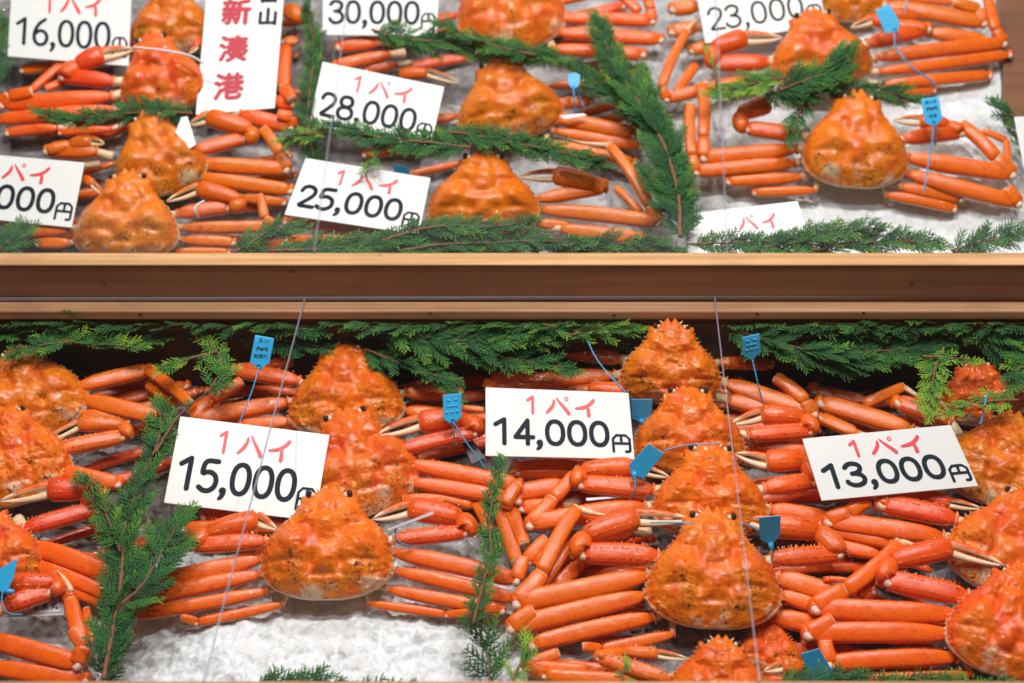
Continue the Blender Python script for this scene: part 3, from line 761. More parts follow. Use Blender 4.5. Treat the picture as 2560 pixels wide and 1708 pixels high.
crab("reddish crab turned to the right, just right of the 15,000 card", LO, '5', (735, 445), (870, 880), 500, .041,
     legs=[(64, .036, [(1000, 680), (1450, 765)]), (58, .030, [(1010, 755), (1450, 828)]), (50, .022, [(985, 822), (1280, 840), (1330, 950)]),
           ('5', 30, .034, [(1110, 830), (1260, 850), (1150, 822)], 'p'), (56, .03, [(600, 860), (180, 890)]), (56, .026, [(560, 930), (100, 940)])],
     claws=[dict(m=((968, 625), (1280, 552), 60, .048), p=((1240, 500), (1050, 512), 90, .054), f=(880, 565), red=.8, open=.2)], under=3, seed=12, red=.35)
crab("back crab of the middle stack, its head against the cedar under the ledge", LO, '5', (745, 178), (760, 570), 462, .047,
     legs=[(64, .034, [(522, 430), (140, 505), (200, 420), (330, 345)]), (54, .028, [(525, 508), (330, 530)]), (44, .022, [(300, 480), (120, 470), (200, 420), (340, 410)], 'p'),
           (58, .030, [(990, 395), (1210, 395)]), (54, .026, [(990, 465), (1230, 490)]), (26, .03, [(1160, 450), (1310, 462)], 'p')],
     claws=[dict(m=((567, 345), (300, 300), 62, .045), p=((440, 280), (540, 262), 50, .04), red=.5)], under=4, seed=13, red=.15)
# lower tray, left stack
crab("blotchy orange crab under the cedar in the back left corner, right half in view", LO, '4', (60, 195), (165, 565), 440, .050,
     legs=[(60, .042, [(320, 368), (600, 300), (640, 330), (770, 440)]), (68, .034, [(340, 420), (650, 492)]), (50, .028, [(330, 480), (520, 505)]), (44, .03, [(600, 360), (720, 440)], 'p')],
     claws=[dict(m=((205, 628), (505, 568), 62, .044), p=((500, 520), (320, 520), 62, .05), f=(165, 598), red=.15, open=.18)], under=4, seed=14, red=.05, dirt=.9)
crab("knobbly pink-orange crab at the left border, second from the back of its stack", LO, '4', (20, 440), (110, 835), 420, .052,
     legs=[(60, .036, [(225, 700), (480, 760)]), (54, .030, [(210, 770), (420, 800)])],
     claws=[dict(m=((92, 945), (400, 862), 66, .046), p=((345, 790), (200, 785), 95, .052), f=(0, 832), red=1.0, open=.14)], under=3, seed=15, red=.1, bump=1.6)
crab("crab at the left border with only its right flank showing, above the blue tag", LO, '4', (-60, 850), (10, 1190), 350, .05,
     legs=[(78, .036, [(112, 1010), (480, 1140)]), (58, .030, [(118, 1078), (440, 1210)]), (50, .024, [(230, 1170), (420, 1240)])], under=2, seed=16, red=.3)
crab("crab in the bottom left corner reaching in with one claw and a folded leg", LO, '4', (-280, 1200), (-230, 1560), 440, .05,
     legs=[(76, .030, [(-60, 1385), (315, 1490), (345, 1420), (300, 1350)]), (62, .040, [(330, 1400), (285, 1230), (235, 1120)], 'p'), (34, .030, [(375, 1420), (350, 1265)], 'p'),
           (70, .020, [(-60, 1500), (345, 1555)]), (24, .05, [(290, 1200), (228, 1112)], 'd')],
     claws=[dict(m=((10, 1262), (205, 1195), 74, .052), p=((230, 1160), (50, 1165), 78, .056), red=.7)], seed=17, red=.3)
# lower tray, right-of-centre stack
crab("biggest orange crab right of centre, red-rimmed, in front of three stacked heads", LO, '6', (1022, 850), (1028, 1345), 535, .060,
     legs=[(82, .040, [(762, 1132), (232, 1240), (330, 1125), (478, 860), (602, 888)]), (76, .032, [(752, 1213), (208, 1342), (300, 1275)]), (66, .024, [(788, 1300), (295, 1410)]), (44, .020, [(868, 1368), (570, 1432), (495, 1420)]),
           (40, .034, [(335, 1170), (462, 990)], 'p'),
           ('7', 80, .034, [(232, 1142), (470, 1215)]), ('7', 60, .028, [(242, 1208), (440, 1275)]), ('7', 72, .022, [(212, 1298), (430, 1340)])],
     claws=[dict(m=((805, 1055), (495, 1042), 84, .052), p=((500, 972), (715, 898), 98, .060), f=(938, 905), red=.6, open=.13),
            dict(t='7', m=((205, 1062), (480, 1042), 72, .044), p=((400, 950), (215, 930), 100, .050), f=(92, 905), red=.6)], under=5, seed=21, red=.12)
crab("yellow-orange crab with a wide face, third head down in the stack right of centre", LO, '6', (1010, 585), (1015, 985), 495, .058,
     legs=[(72, .034, [(752, 852), (285, 925), (375, 820), (462, 725), (492, 672)]), (64, .028, [(700, 960), (275, 1072), (350, 985)]), (60, .02, [(500, 1080), (380, 1180)]),
           ('7', 72, .030, [(200, 865), (430, 905)]), ('7', 60, .024, [(210, 930), (430, 960)])],
     claws=[dict(m=((785, 785), (488, 760), 74, .048), p=((490, 705), (700, 692), 76, .054), f=(850, 735), red=.2),
            dict(t='7', m=((175, 780), (380, 748), 68, .044), p=((345, 665), (185, 672), 88, .050), f=(62, 640), red=.3, open=.2)], under=4, seed=22, red=-.1, dirt=.6)
crab("orange crab whose head is second from the back, right of the 14,000 card", LO, '6', (920, 355), (935, 720), 460, .054,
     legs=[(74, .030, [(500, 700), (232, 708), (215, 690)]), (70, .026, [(430, 765), (228, 800), (180, 850), (235, 762)]), (60, .022, [(420, 850), (250, 860)]),
           (60, .020, [(200, 860), (260, 1010)], 'p'), (60, .016, [(150, 830), (230, 1080)], 'p'),
           ('7', 60, .026, [(130, 600), (370, 640)])],
     claws=[dict(t='7', m=((110, 565), (365, 545), 64, .044), p=((340, 492), (165, 480), 80, .05), f=(45, 520), red=.5),
            dict(p=((520, 372), (668, 388), 60, .046), f=(862, 402), red=.3, open=.12)], under=4, seed=23, red=.2)
crab("crab at the head of the stack right of centre, spiky brow against the cedar", LO, '6', (856, 90), (850, 440), 420, .080, rise=.034,
     legs=[(66, .032, [(628, 322), (120, 372), (130, 340), (250, 312), (330, 292)]), (58, .028, [(640, 380), (430, 400)]),
           ('7', 70, .032, [(20, 352), (375, 475), (345, 430), (225, 330)]), ('7', 62, .026, [(25, 420), (230, 470)])],
     claws=[dict(m=((658, 258), (368, 215), 66, .044), p=((560, 190), (660, 170), 50, .05), f=(745, 152), red=.5),
            dict(t='7', m=((-10, 272), (205, 278), 50, .036), red=.4)], under=3, seed=24, red=.12)
crab("small-faced pale crab peeking over the bottom border below the biggest crab", LO, '6', (1062, 1372), (1045, 1720), 440, .050,
     legs=[(56, .03, [(800, 1565), (340, 1535), (250, 1480)]), (56, .020, [(520, 1520), (260, 1500), (400, 1445)], 'p')],
     claws=[dict(m=((850, 1552), (560, 1462), 60, .040), p=((660, 1440), (800, 1450), 50, .034), f=(925, 1470), red=.1),
            dict(t='7', p=((330, 1500), (250, 1500), 66, .036), f=(178, 1520), red=.1)], under=4, seed=25, red=.25, dirt=.4)
crab("dark shaded crab half buried under the legs beside the biggest crab", LO, '7', (200, 1300), (200, 1540), 265, .012, seed=26, red=.4, rise=.008)
# lower tray, right stack
crab("dark red crab in the back right corner under yellow-green cedar", LO, '7', (1030, 255), (1075, 520), 380, .040,
     legs=[(48, .030, [(600, 425), (380, 385), (375, 350)]), (30, .034, [(870, 400), (930, 500)], 'd')], under=3, seed=31, red=.8)
crab("broad orange crab at the right border partly under the 13,000 card", LO, '7', (1195, 462), (1110, 850), 470, .052,
     legs=[(72, .034, [(780, 545), (405, 432)]), (48, .028, [(560, 560), (405, 492)]), (44, .040, [(580, 440), (745, 368)], 'p'), (22, .046, [(745, 368), (860, 432)], 'd')],
     claws=[dict(m=((940, 512), (715, 432), 72, .042), red=.5)], under=4, seed=32, red=.15, bump=1.3)
crab("orange crab at the right border below the 13,000 card, third in its stack", LO, '7', (1250, 775), (1100, 1200), 480, .056,
     legs=[(76, .036, [(905, 975), (435, 912), (520, 880), (600, 830)]), (60, .028, [(690, 1005), (372, 928)]), (52, .022, [(650, 1050), (420, 998)])],
     claws=[dict(m=((958, 905), (650, 842), 80, .050), p=((800, 812), (930, 838), 60, .044), f=(1060, 862), red=.75)], under=4, seed=33, red=.15)
crab("brownish orange crab in the bottom right corner, nearest of its stack", LO, '7', (1215, 1085), (1115, 1535), 455, .060,
     legs=[(84, .040, [(958, 1290), (385, 1262), (505, 1192), (728, 1000), (795, 1012)]), (80, .032, [(940, 1372), (355, 1368), (455, 1310)]), (70, .026, [(960, 1465), (445, 1488), (425, 1400)]), (42, .020, [(1025, 1532), (600, 1548)]),
           (40, .034, [(560, 1215), (650, 1105)], 'p'), (22, .046, [(420, 1150), (440, 1145), (510, 1150)], 'p')],
     claws=[dict(m=((1005, 1218), (672, 1150), 86, .052), p=((690, 1075), (930, 1020), 92, .060), f=(1150, 1092), red=.55, open=.12)], under=4, seed=34, red=.2, dirt=.5)
# upper tray, left
crab("blurred crab at the top border between the 16,000 card and the tall sign", UP, '1', (1050, -120), (1050, 330), 500, .05,
     legs=[(100, .034, [(1740, 60), (1880, 110)]), (60, .028, [(1740, 260), (1810, 250)]), (64, .026, [(330, 400), (140, 430)])], under=3, seed=41, red=.1)
crab("dark orange crab pinching with its left claw beside the 16,000 card", UP, '1', (915, 190), (1040, 690), 540, .052,
     legs=[(92, .034, [(692, 590), (20, 640), (60, 590), (200, 560)]), (80, .030, [(700, 668), (-10, 735)]), (62, .022, [(360, 785), (50, 815)]), (46, .022, [(690, 792), (370, 815)]),
           (50, .036, [(190, 560), (390, 385)], 'p'), (50, .030, [(400, 500), (280, 545)], 'p'),
           (84, .036, [(1745, 290), (1740, 540), (1790, 610)], 'p'), (92, .030, [(1690, 622), (1800, 632)]), (92, .028, [(1470, 700), (1785, 775), (1790, 720), (1700, 700)])],
     claws=[dict(m=((700, 500), (385, 468), 92, .044), p=((470, 400), (630, 335), 120, .052), f=(830, 300), red=.7, open=.15),
            dict(p=((1230, 230), (1200, 290), 50, .045), f=(1160, 330), red=.4)], under=3, seed=42, red=.3)
crab("glossy orange crab tilted to the right, a chip of white card beside its brow", UP, '1', (890, 668), (1030, 1190), 575, .054,
     legs=[(90, .034, [(1212, 1000), (1755, 1035), (1720, 950), (1610, 790)]), (86, .030, [(1212, 1085), (1780, 1165)]), (60, .02, [(1480, 1210), (1740, 1240)]), (80, .03, [(520, 1010), (420, 1060)])],
     claws=[dict(m=((1182, 930), (1500, 845), 84, .046), p=((1545, 800), (1275, 720), 115, .052), f=(1160, 765), red=.6),
            dict(m=((600, 930), (290, 925), 84, .044), p=((430, 890), (560, 865), 90, .05), f=(640, 880), red=.5)], under=3, seed=43, red=.15)
crab("crab at the wooden rail with a white band on its claw arm", UP, '1', (790, 1030), (765, 1600), 645, .056,
     legs=[(72, .034, [(1112, 1395), (1680, 1385), (1620, 1340), (1590, 1195)]), (64, .028, [(1120, 1470), (1430, 1485)]), (50, .022, [(1050, 1545), (1400, 1545)]),
           (72, .034, [(440, 1400), (170, 1425)]), (66, .028, [(430, 1490), (230, 1492)])],
     claws=[dict(m=((1085, 1312), (1405, 1268), 84, .048), p=((1480, 1230), (1215, 1155), 105, .054), f=(1020, 1235), red=.6),
            dict(p=((510, 1090), (570, 1130), 60, .045), f=(640, 1200), red=.5)], under=3, seed=44, red=.05)
# upper tray, centre
crab("pale-backed crab at the top border right of the 30,000 card", UP, '2', (1270, -330), (1400, 285), 650, .05,
     legs=[(74, .034, [(1625, 108), (2185, 125), (2180, 60), (2130, -60)]), (78, .028, [(1625, 190), (2235, 232)]), (74, .022, [(1595, 285), (2130, 318)]), (56, .036, [(2110, 70), (2000, -30)], 'p'), (50, .036, [(1600, 15), (1800, -20)], 'p'),
           (80, .03, [(570, 248), (345, 275)]), (72, .026, [(650, 322), (330, 385)]), (52, .02, [(690, 385), (510, 412)])], under=3, seed=51, red=.1, dirt=.9)
crab("orange crab beside the 28,000 card, cedar across its back", UP, '2', (1268, 330), (1390, 820), 650, .052,
     legs=[(64, .036, [(1595, 615), (1830, 590)]), (84, .032, [(1605, 690), (2080, 785)]), (60, .026, [(1605, 768), (2120, 862)]), (62, .02, [(1565, 835), (2080, 955)])],
     claws=[dict(p=((700, 440), (865, 425), 80, .045), f=(1062, 490), red=.5)], under=3, seed=52, red=.15, dirt=.9)
crab("smooth orange crab beside the 25,000 card with its right claw held out", UP, '2', (1197, 875), (1195, 1400), 685, .054,
     legs=[(84, .034, [(1530, 1232), (2225, 1305), (2170, 1210), (1930, 850), (1700, 818)]), (48, .026, [(2120, 1250), (1970, 1100)], 'p'), (82, .024, [(1650, 1345), (2110, 1400)]), (60, .026, [(1515, 1310), (1700, 1330)]),
           (66, .03, [(500, 1340), (35, 1305)]), (50, .022, [(520, 1395), (40, 1405)])],
     claws=[dict(m=((1512, 1172), (1905, 1105), 76, .044), p=((1855, 1085), (1610, 1030), 110, .052), f=(1398, 1038), red=.2, open=.1)], seed=53, red=-.1, dirt=.2)
# upper tray, right
crab("orange crab with a cedar sprig over its back, in front of the 23,000 card", UP, '3', (1040, 45), (1140, 545), 640, .054,
     legs=[(74, .028, [(720, 480), (165, 605), (130, 545), (290, 190), (365, 110)]), (60, .024, [(340, 400), (225, 560)], 'p'),
           (84, .036, [(1440, 355), (2225, 265), (2180, 190), (2125, -40)]), (68, .030, [(1460, 440), (2260, 335)]), (66, .024, [(1480, 522), (2140, 462)]), (48, .018, [(1545, 572), (1800, 552)])],
     claws=[dict(m=((785, 385), (470, 392), 100, .044), p=((440, 300), (640, 235), 120, .052), f=(872, 232), red=.8, open=.14),
            dict(m=((1390, 272), (1760, 178), 92, .046), p=((1560, 150), (1420, 120), 90, .05), f=(1290, 170), red=.7)], seed=61, red=.25)
crab("crab at the top right border behind the blue tag", UP, '3', (1290, -300), (1290, 130), 430, .045,
     legs=[(92, .036, [(1500, 30), (2100, 140), (2070, 60), (1920, 10)]), (80, .030, [(1760, 200), (2090, 250)]), (90, .03, [(350, 40), (200, 55)]), (84, .026, [(350, 165), (195, 195)]), (72, .022, [(420, 285), (315, 310)])],
     claws=[dict(p=((1700, 110), (1560, 90), 80, .045), f=(1440, 60), red=.6)], under=3, seed=62, red=.1, dirt=.9)
crab("orange crab at the right of the rear tray, legs spread on clean ice", UP, '3', (1332, 542), (1310, 1145), 655, .056,
     legs=[(92, .036, [(962, 912), (390, 965), (385, 850), (375, 515), (440, 510)]), (84, .030, [(950, 1000), (345, 1052), (320, 960), (308, 640)]), (68, .024, [(990, 1082), (540, 1112)]), (56, .016, [(1080, 1165), (700, 1178)]),
           (100, .036, [(1632, 962), (2270, 1065), (2180, 970), (1960, 760)]), (94, .030, [(1635, 1062), (2310, 1240), (2240, 1150)]), (72, .022, [(1592, 1142), (1960, 1215)]), (62, .016, [(1500, 1192), (1920, 1278)]),
           (44, .04, [(2250, 1010), (2240, 860), (2090, 800)], 'p')],
     claws=[dict(m=((990, 835), (650, 785), 92, .044), p=((600, 700), (790, 640), 110, .050), red=.4),
            dict(m=((1612, 852), (1965, 808), 92, .046), p=((1890, 765), (1710, 740), 90, .052), f=(1550, 735), red=.6)], seed=63, red=-.05)

# ------------------------------------------------------------------ price cards and signs
def quad(tr, tile, pts, h, tilt):
    """unproject four corners (TL,TR,BR,BL) on one plane leaning towards the viewer"""
    cx = sum(p[0] for p in pts) / 4; cy = sum(p[1] for p in pts) / 4
    c = P(tr, tile, cx, cy, h); n = nrm(tr.elev + tilt)
    out = []
    for p in pts:
        X, Y = px(tile, *p); out.append(hit(X, Y, c, n))
    return out, n
def bil(Q, u, v):
    return (Q[0] * (1 - u) + Q[1] * u) * (1 - v) + (Q[3] * (1 - u) + Q[2] * u) * v
def plate(name, Q, n, th, m, parent):
    mb = MB(); k = len(Q)
    V = [q for q in Q] + [q - n * th for q in Q]
    F = [tuple(range(k))[::-1], tuple(range(k, 2 * k))] + [(i, (i + 1) % k, k + (i + 1) % k, k + i) for i in range(k)]
    mb.add(V, F); o = mb.build(name, m, parent, smooth=False, names=None)
    b = o.modifiers.new("bevel", 'BEVEL'); b.width = .0006; b.segments = 2
    return o
STK = {
 '0': [('c', .30, .5, .235, .43)],
 '1': [[(.06, .76), (.20, .86), (.32, .95), (.32, .05)]],
 '2': [[(.05, .72), (.09, .86), (.20, .94), (.33, .94), (.46, .86), (.50, .72), (.46, .56), (.30, .34), (.14, .16), (.05, .06), (.54, .06)]],
 '3': [[(.06, .80), (.15, .92), (.30, .95), (.45, .88), (.49, .75), (.43, .60), (.30, .53), (.22, .53)], [(.30, .53), (.46, .46), (.53, .30), (.48, .14), (.34, .05), (.18, .05), (.06, .14), (.03, .22)]],
 '4': [[(.40, .05), (.40, .93), (.04, .30), (.56, .30)]],
 '5': [[(.50, .94), (.13, .94), (.08, .52), (.20, .60), (.34, .61), (.48, .52), (.53, .34), (.48, .16), (.34, .05), (.18, .05), (.05, .14)]],
 '6': [[(.44, .95), (.25, .82), (.12, .62), (.06, .38), (.10, .17), (.22, .06), (.36, .05), (.50, .14), (.54, .32), (.48, .48), (.34, .56), (.20, .53), (.09, .42)]],
 '8': [('c', .30, .74, .20, .20), ('c', .30, .28, .245, .235)],
 ',': [[(.10, .10), (.12, .06), (.10, -.06), (.03, -.14)]],
}
YEN = [[(.05, .0), (.05, .92), (.95, .92), (.95, .06), (.90, .0), (.72, .0)], [(.50, .90), (.50, .46)], [(.06, .46), (.94, .46)]]
PA = [([(.32, .86), (.30, .62), (.20, .38), (.02, .12)], (.6, 1.0, 1.15, .75)), ([(.42, .98), (.58, .66), (.78, .32), (.88, .10)], (.35, .8, 1.2, 1.2))]
II = [([(.92, .95), (.76, .72), (.46, .52), (.06, .45)], (1.1, 1.1, 1.15, .6)), ([(.60, .60), (.66, .38), (.66, .06)], (.8, 1.1, 1.2))]
def smooth_poly(pts, it=2):
    p = [np.array(q, float) for q in pts]
    for _ in range(it):
        q = [p[0]]
        for a, b in zip(p[:-1], p[1:]):
            q += [a * .78 + b * .22, a * .22 + b * .78]
        q.append(p[-1]); p = q
    return np.array(p)
class Ink:
    def __init__(s, Q, n): s.Q = Q; s.n = n; s.mb = MB(); s.k = 0
    def pt(s, x, y): return bil(s.Q, x, y) + s.n * (.0004 + s.k * .000012)
    def stroke(s, pts, wd, asp, widths=None, closed=False):
        """pts in card units (x right 0..1, y down 0..1); asp = card width/height; wd in card-width units"""
        p = np.asarray(pts, float); m = len(p)
        q = p.copy(); q[:, 1] /= asp
        if closed: T = np.roll(q, -1, 0) - np.roll(q, 1, 0)
        else: T = np.gradient(q, axis=0)
        T /= np.linalg.norm(T, axis=1)[:, None] + 1e-9
        Nn = np.stack([-T[:, 1], T[:, 0]], 1)
        w = np.full(m, wd * .5) if widths is None else np.asarray(widths) * wd * .5
        l = q + Nn * w[:, None]; r = q - Nn * w[:, None]
        ring = []
        if closed:
            V = [s.pt(a[0], a[1] * asp) for a in l] + [s.pt(a[0], a[1] * asp) for a in r]
            F = [(i, (i + 1) % m, m + (i + 1) % m, m + i) for i in range(m)]
        else:
            V = [s.pt(a[0], a[1] * asp) for a in l] + [s.pt(a[0], a[1] * asp) for a in r]
            F = [(i, i + 1, m + i + 1, m + i) for i in range(m - 1)]
            for idx, sg in ((0, -1), (m - 1, 1)):
                a0 = math.atan2(Nn[idx][1], Nn[idx][0]); fan = []
                for j in range(1, 6):
                    a = a0 + (math.pi * j / 6) * (-sg)
                    fan.append(s.pt(*((q[idx] + w[idx] * np.array([math.cos(a), math.sin(a)])) * np.array([1, asp]))))
                o = len(V); V += fan
                F.append(tuple([idx] + list(range(o, o + 5)) + [m + idx]))
        s.mb.add(V, F); s.k += 1
    def glyph(s, ch, x, y, h, wd, asp, hx=None):
        """x,y = lower left corner; h height in card-height units"""
        hx = hx or h / asp
        for st in STK[ch]:
            if st[0] == 'c':
                _, cx, cy, rx, ry = st; a = np.linspace(0, 2 * math.pi, 33)[:-1]
                ex = 2 / 2.25
                P_ = [(x + (cx + rx * np.sign(math.cos(t)) * abs(math.cos(t)) ** ex) * hx, y - (cy + ry * np.sign(math.sin(t)) * abs(math.sin(t)) ** ex) * h) for t in a]
                s.stroke(P_, wd, asp, closed=True)
            else:
                sp = smooth_poly(st, 2) if ch not in '14' else np.array(sum([[np.array(a), np.array(a) * .5 + np.array(b) * .5] for a, b in zip(st[:-1], st[1:])], []) + [np.array(st[-1])])
                if ch == ',': s.stroke([(x + a * hx, y - b * h) for a, b in sp], wd, asp, widths=np.linspace(1.5, .6, len(sp)))
                elif ch in '14':
                    for a, b in zip(st[:-1], st[1:]):
                        s.stroke([(x + a[0] * hx, y - a[1] * h), (x + (a[0] + b[0]) / 2 * hx, y - (a[1] + b[1]) / 2 * h), (x + b[0] * hx, y - b[1] * h)], wd, asp)
                else: s.stroke([(x + a * hx, y - b * h) for a, b in sp], wd, asp)
def card(label, tr, tile, pts, h, tilt, digits, dotted=True, one=True, scale=1.0, w_=.031, asp=None, yen=True, numy=.83, redy=.375):
    Q, n = quad(tr, tile, pts, h, tilt)
    e = empty("price_card", (Q[2] + Q[3]) / 2); tag(e, label, "price card", "white price cards among the crabs")
    plate("card", Q, n, .0022, M_SIGN, e)
    asp = (np.linalg.norm(Q[1] - Q[0]) + np.linalg.norm(Q[2] - Q[3])) / (np.linalg.norm(Q[3] - Q[0]) + np.linalg.norm(Q[2] - Q[1])) if asp is None else asp
    ik = Ink(Q, n); hr = .265
    if one: ik.glyph('1', .285, redy - .005, hr, .0205, asp, hx=.13)
    x0 = .42
    for st, ws in PA:
        sp = smooth_poly(st, 2); ik.stroke([(x0 + a * .175, redy - b * (hr - .01)) for a, b in sp], .0225, asp, widths=np.interp(np.linspace(0, 1, len(sp)), np.linspace(0, 1, len(ws)), ws))
    if dotted:
        a = np.linspace(0, 2 * math.pi, 17)[:-1]
        ik.stroke([(x0 + .142 + .0115 * math.cos(t), redy - .245 + .0115 * asp * math.sin(t)) for t in a], .0075, asp, closed=True)
    for st, ws in II:
        sp = smooth_poly(st, 2); ik.stroke([(x0 + .195 + a * .145, redy + .01 - b * (hr - .01)) for a, b in sp], .0225, asp, widths=np.interp(np.linspace(0, 1, len(sp)), np.linspace(0, 1, len(ws)), ws))
    ik.mb.build("unit_lettering", M_RED, e, smooth=False, names=None)
    if digits:
        ik = Ink(Q, n); hn = .385; hx = .23
        xs = [.055, .195, .345, .405, .555, .705] if len(digits) == 5 else []
        seq = digits[0:2] + ',' + digits[2:]
        for ch, x in zip(seq, xs):
            ik.glyph(ch, x, numy, hn, w_, asp, hx=hx)
        if yen:
            for st in YEN: ik.stroke([(.858 + a * .124, numy + .060 - b * .26) for a, b in (smooth_poly(st, 1) if len(st) > 2 else np.array(st + [st[-1]])[[0, 1]])], .0185, asp)
        ik.mb.build("price_lettering", M_INK, e, smooth=False, names=None)
    return e
card("white 15,000 card leaning right, its yen sign hidden behind a crab's rostrum", LO, '5', [(82, 487), (687, 562), (626, 912), (15, 838)], .066, 18, "15000", dotted=False, w_=.034)
card("white 14,000 card lying level left of the stacked heads", LO, '6', [(103, 370), (683, 392), (708, 662), (103, 648)], .080, 22, "14000")
card("white 13,000 card slanting over the legs right of centre", LO, '7', [(333, 578), (935, 522), (1047, 770), (412, 830)], .080, 22, "13000")
card("blurred 16,000 card at the top left corner", UP, '1', [(72, -90), (806, -70), (788, 405), (45, 345)], .062, 12, "16000", w_=.030)
card("price card cut off by the left border, only its last digits in view", UP, '1', [(-300, 925), (518, 995), (438, 1395), (-390, 1310)], .060, 14, "20000", w_=.031, one=False)
card("30,000 card with rounded corners at the top border", UP, '2', [(252, -165), (940, -155), (920, 213), (250, 205)], .060, 12, "30000")
card("28,000 card slanting down to the right, lower edge behind cedar", UP, '2', [(250, 362), (965, 510), (885, 865), (168, 735)], .055, 14, "28000")
card("25,000 card slanting down to the right just above the wooden rail", UP, '2', [(150, 928), (885, 1045), (815, 1380), (25, 1262)], .060, 14, "25000")
card("glare-washed 23,000 card tucked behind a crab at the top right", UP, '3', [(330, -110), (1075, -215), (1140, 155), (400, 265)], .052, 12, "23000", w_=.022)
card("price card half sunk in the ice and cedar at the rail, only its red lettering in view", UP, '3', [(265, 1310), (965, 1230), (1110, 1500), (265, 1610)], .045, 10, "22000", redy=.52, numy=1.2, one=False, yen=False) if False else None
def half_card():
    Q, n = quad(UP, '3', [(265, 1310), (965, 1230), (1075, 1560), (300, 1640)], .045, 10)
    e = empty("price_card", (Q[2] + Q[3]) / 2); tag(e, "price card sunk in ice and cedar by the rail, only its red lettering in view", "price card", "white price cards among the crabs")
    plate("card", Q, n, .0022, M_SIGN, e); ik = Ink(Q, n); asp = 2.0; x0 = .45; r0 = .44
    for st, ws in PA:
        sp = smooth_poly(st, 2); ik.stroke([(x0 + a * .17, r0 - b * .27) for a, b in sp], .0225, asp, widths=np.interp(np.linspace(0, 1, len(sp)), np.linspace(0, 1, len(ws)), ws))
    a = np.linspace(0, 2 * math.pi, 17)[:-1]; ik.stroke([(x0 + .125 + .010 * math.cos(t), r0 - .255 + .02 * math.sin(t)) for t in a], .0075, asp, closed=True)
    for st, ws in II:
        sp = smooth_poly(st, 2); ik.stroke([(x0 + .195 + a * .13, r0 - .0 - b * .26) for a, b in sp], .0225, asp, widths=np.interp(np.linspace(0, 1, len(sp)), np.linspace(0, 1, len(ws)), ws))
    ik.mb.build("unit_lettering", M_RED, e, smooth=False, names=None)
half_card()
Q, n = quad(UP, '3', [(2290, 715), (2900, 690), (2960, 1000), (2350, 1030)], .06, 12)
e = empty("price_card", (Q[2] + Q[3]) / 2); tag(e, "white card whose left corner just enters at the right border", "price card", "white price cards among the crabs")
plate("card", Q, n, .0022, M_SIGN, e)

def text_on(body, Q, n, u0, v0, size_u, asp, m, parent, name, bold=0.0, vertical=False, lift=.0006):
    """CJK lettering from Blender's own built-in font, laid on the card Q"""
    cu = bpy.data.curves.new(name, 'FONT'); cu.body = body; cu.size = 1.0
    ob = bpy.data.objects.new(name + "_tmp", cu); col.objects.link(ob)
    dg = bpy.context.evaluated_depsgraph_get(); me = bpy.data.meshes.new_from_object(ob.evaluated_get(dg))
    bpy.data.objects.remove(ob, do_unlink=True); bpy.data.curves.remove(cu)
    k = len(me.vertices)
    if k == 0: return None
    co = np.zeros(k * 3); me.vertices.foreach_get('co', co); co = co.reshape(-1, 3)
    mn, mx = co.min(0), co.max(0)
    faces = [tuple(p.vertices) for p in me.polygons]; mb = MB()
    for j, (dx, dy) in enumerate(((0, 0), (1, 0), (-1, 0), (0, 1), (0, -1)) if bold else ((0, 0),)):   # brush weight
        out = np.zeros((k, 3))
        for i, c in enumerate(co):
            u = u0 + (c[0] + dx * bold - (mn[0] + mx[0]) / 2) * size_u; v = v0 - (c[1] + dy * bold - (mn[1] + mx[1]) / 2) * size_u * asp
            out[i] = bil(Q, u, v) + n * (lift + j * .00003)
        mb.add(out, faces)
    bpy.data.meshes.remove(me)
    return mb.build(name, m, parent, smooth=False, names=None)
# the tall place-name sign
Q, n = quad(UP, '1', [(1290, -330), (1765, -320), (1682, 662), (1198, 704)], .066, 14)
e = empty("place_sign", (Q[2] + Q[3]) / 2); tag(e, "tall white sign with crimson and black brush characters at the top left", "sign")
plate("card", Q, n, .0022, M_SIGN, e)
H_ = 1.0 / ((np.linalg.norm(Q[3] - Q[0])) / np.linalg.norm(Q[1] - Q[0]))
for ch, (X, Y), s_, m_, b_ in (("新", (1448, 80), .39, M_CRIMSON, .040), ("湊", (1432, 305), .39, M_CRIMSON, .040), ("港", (1402, 530), .39, M_CRIMSON, .040), ("山", (1640, 115), .27, M_INK, .04), ("富", (1650, -28), .27, M_INK, .03)):
    best = None                                        # solve card units for that point
    v = (Y + 325) / (683 + 325.0); xl = 1290 + (1198 - 1290) * v; xr = 1765 + (1682 - 1765) * v
    u = (X - xl) / (xr - xl)
    text_on(ch, Q, n, u, v, s_, H_, m_, e, "character", bold=b_)

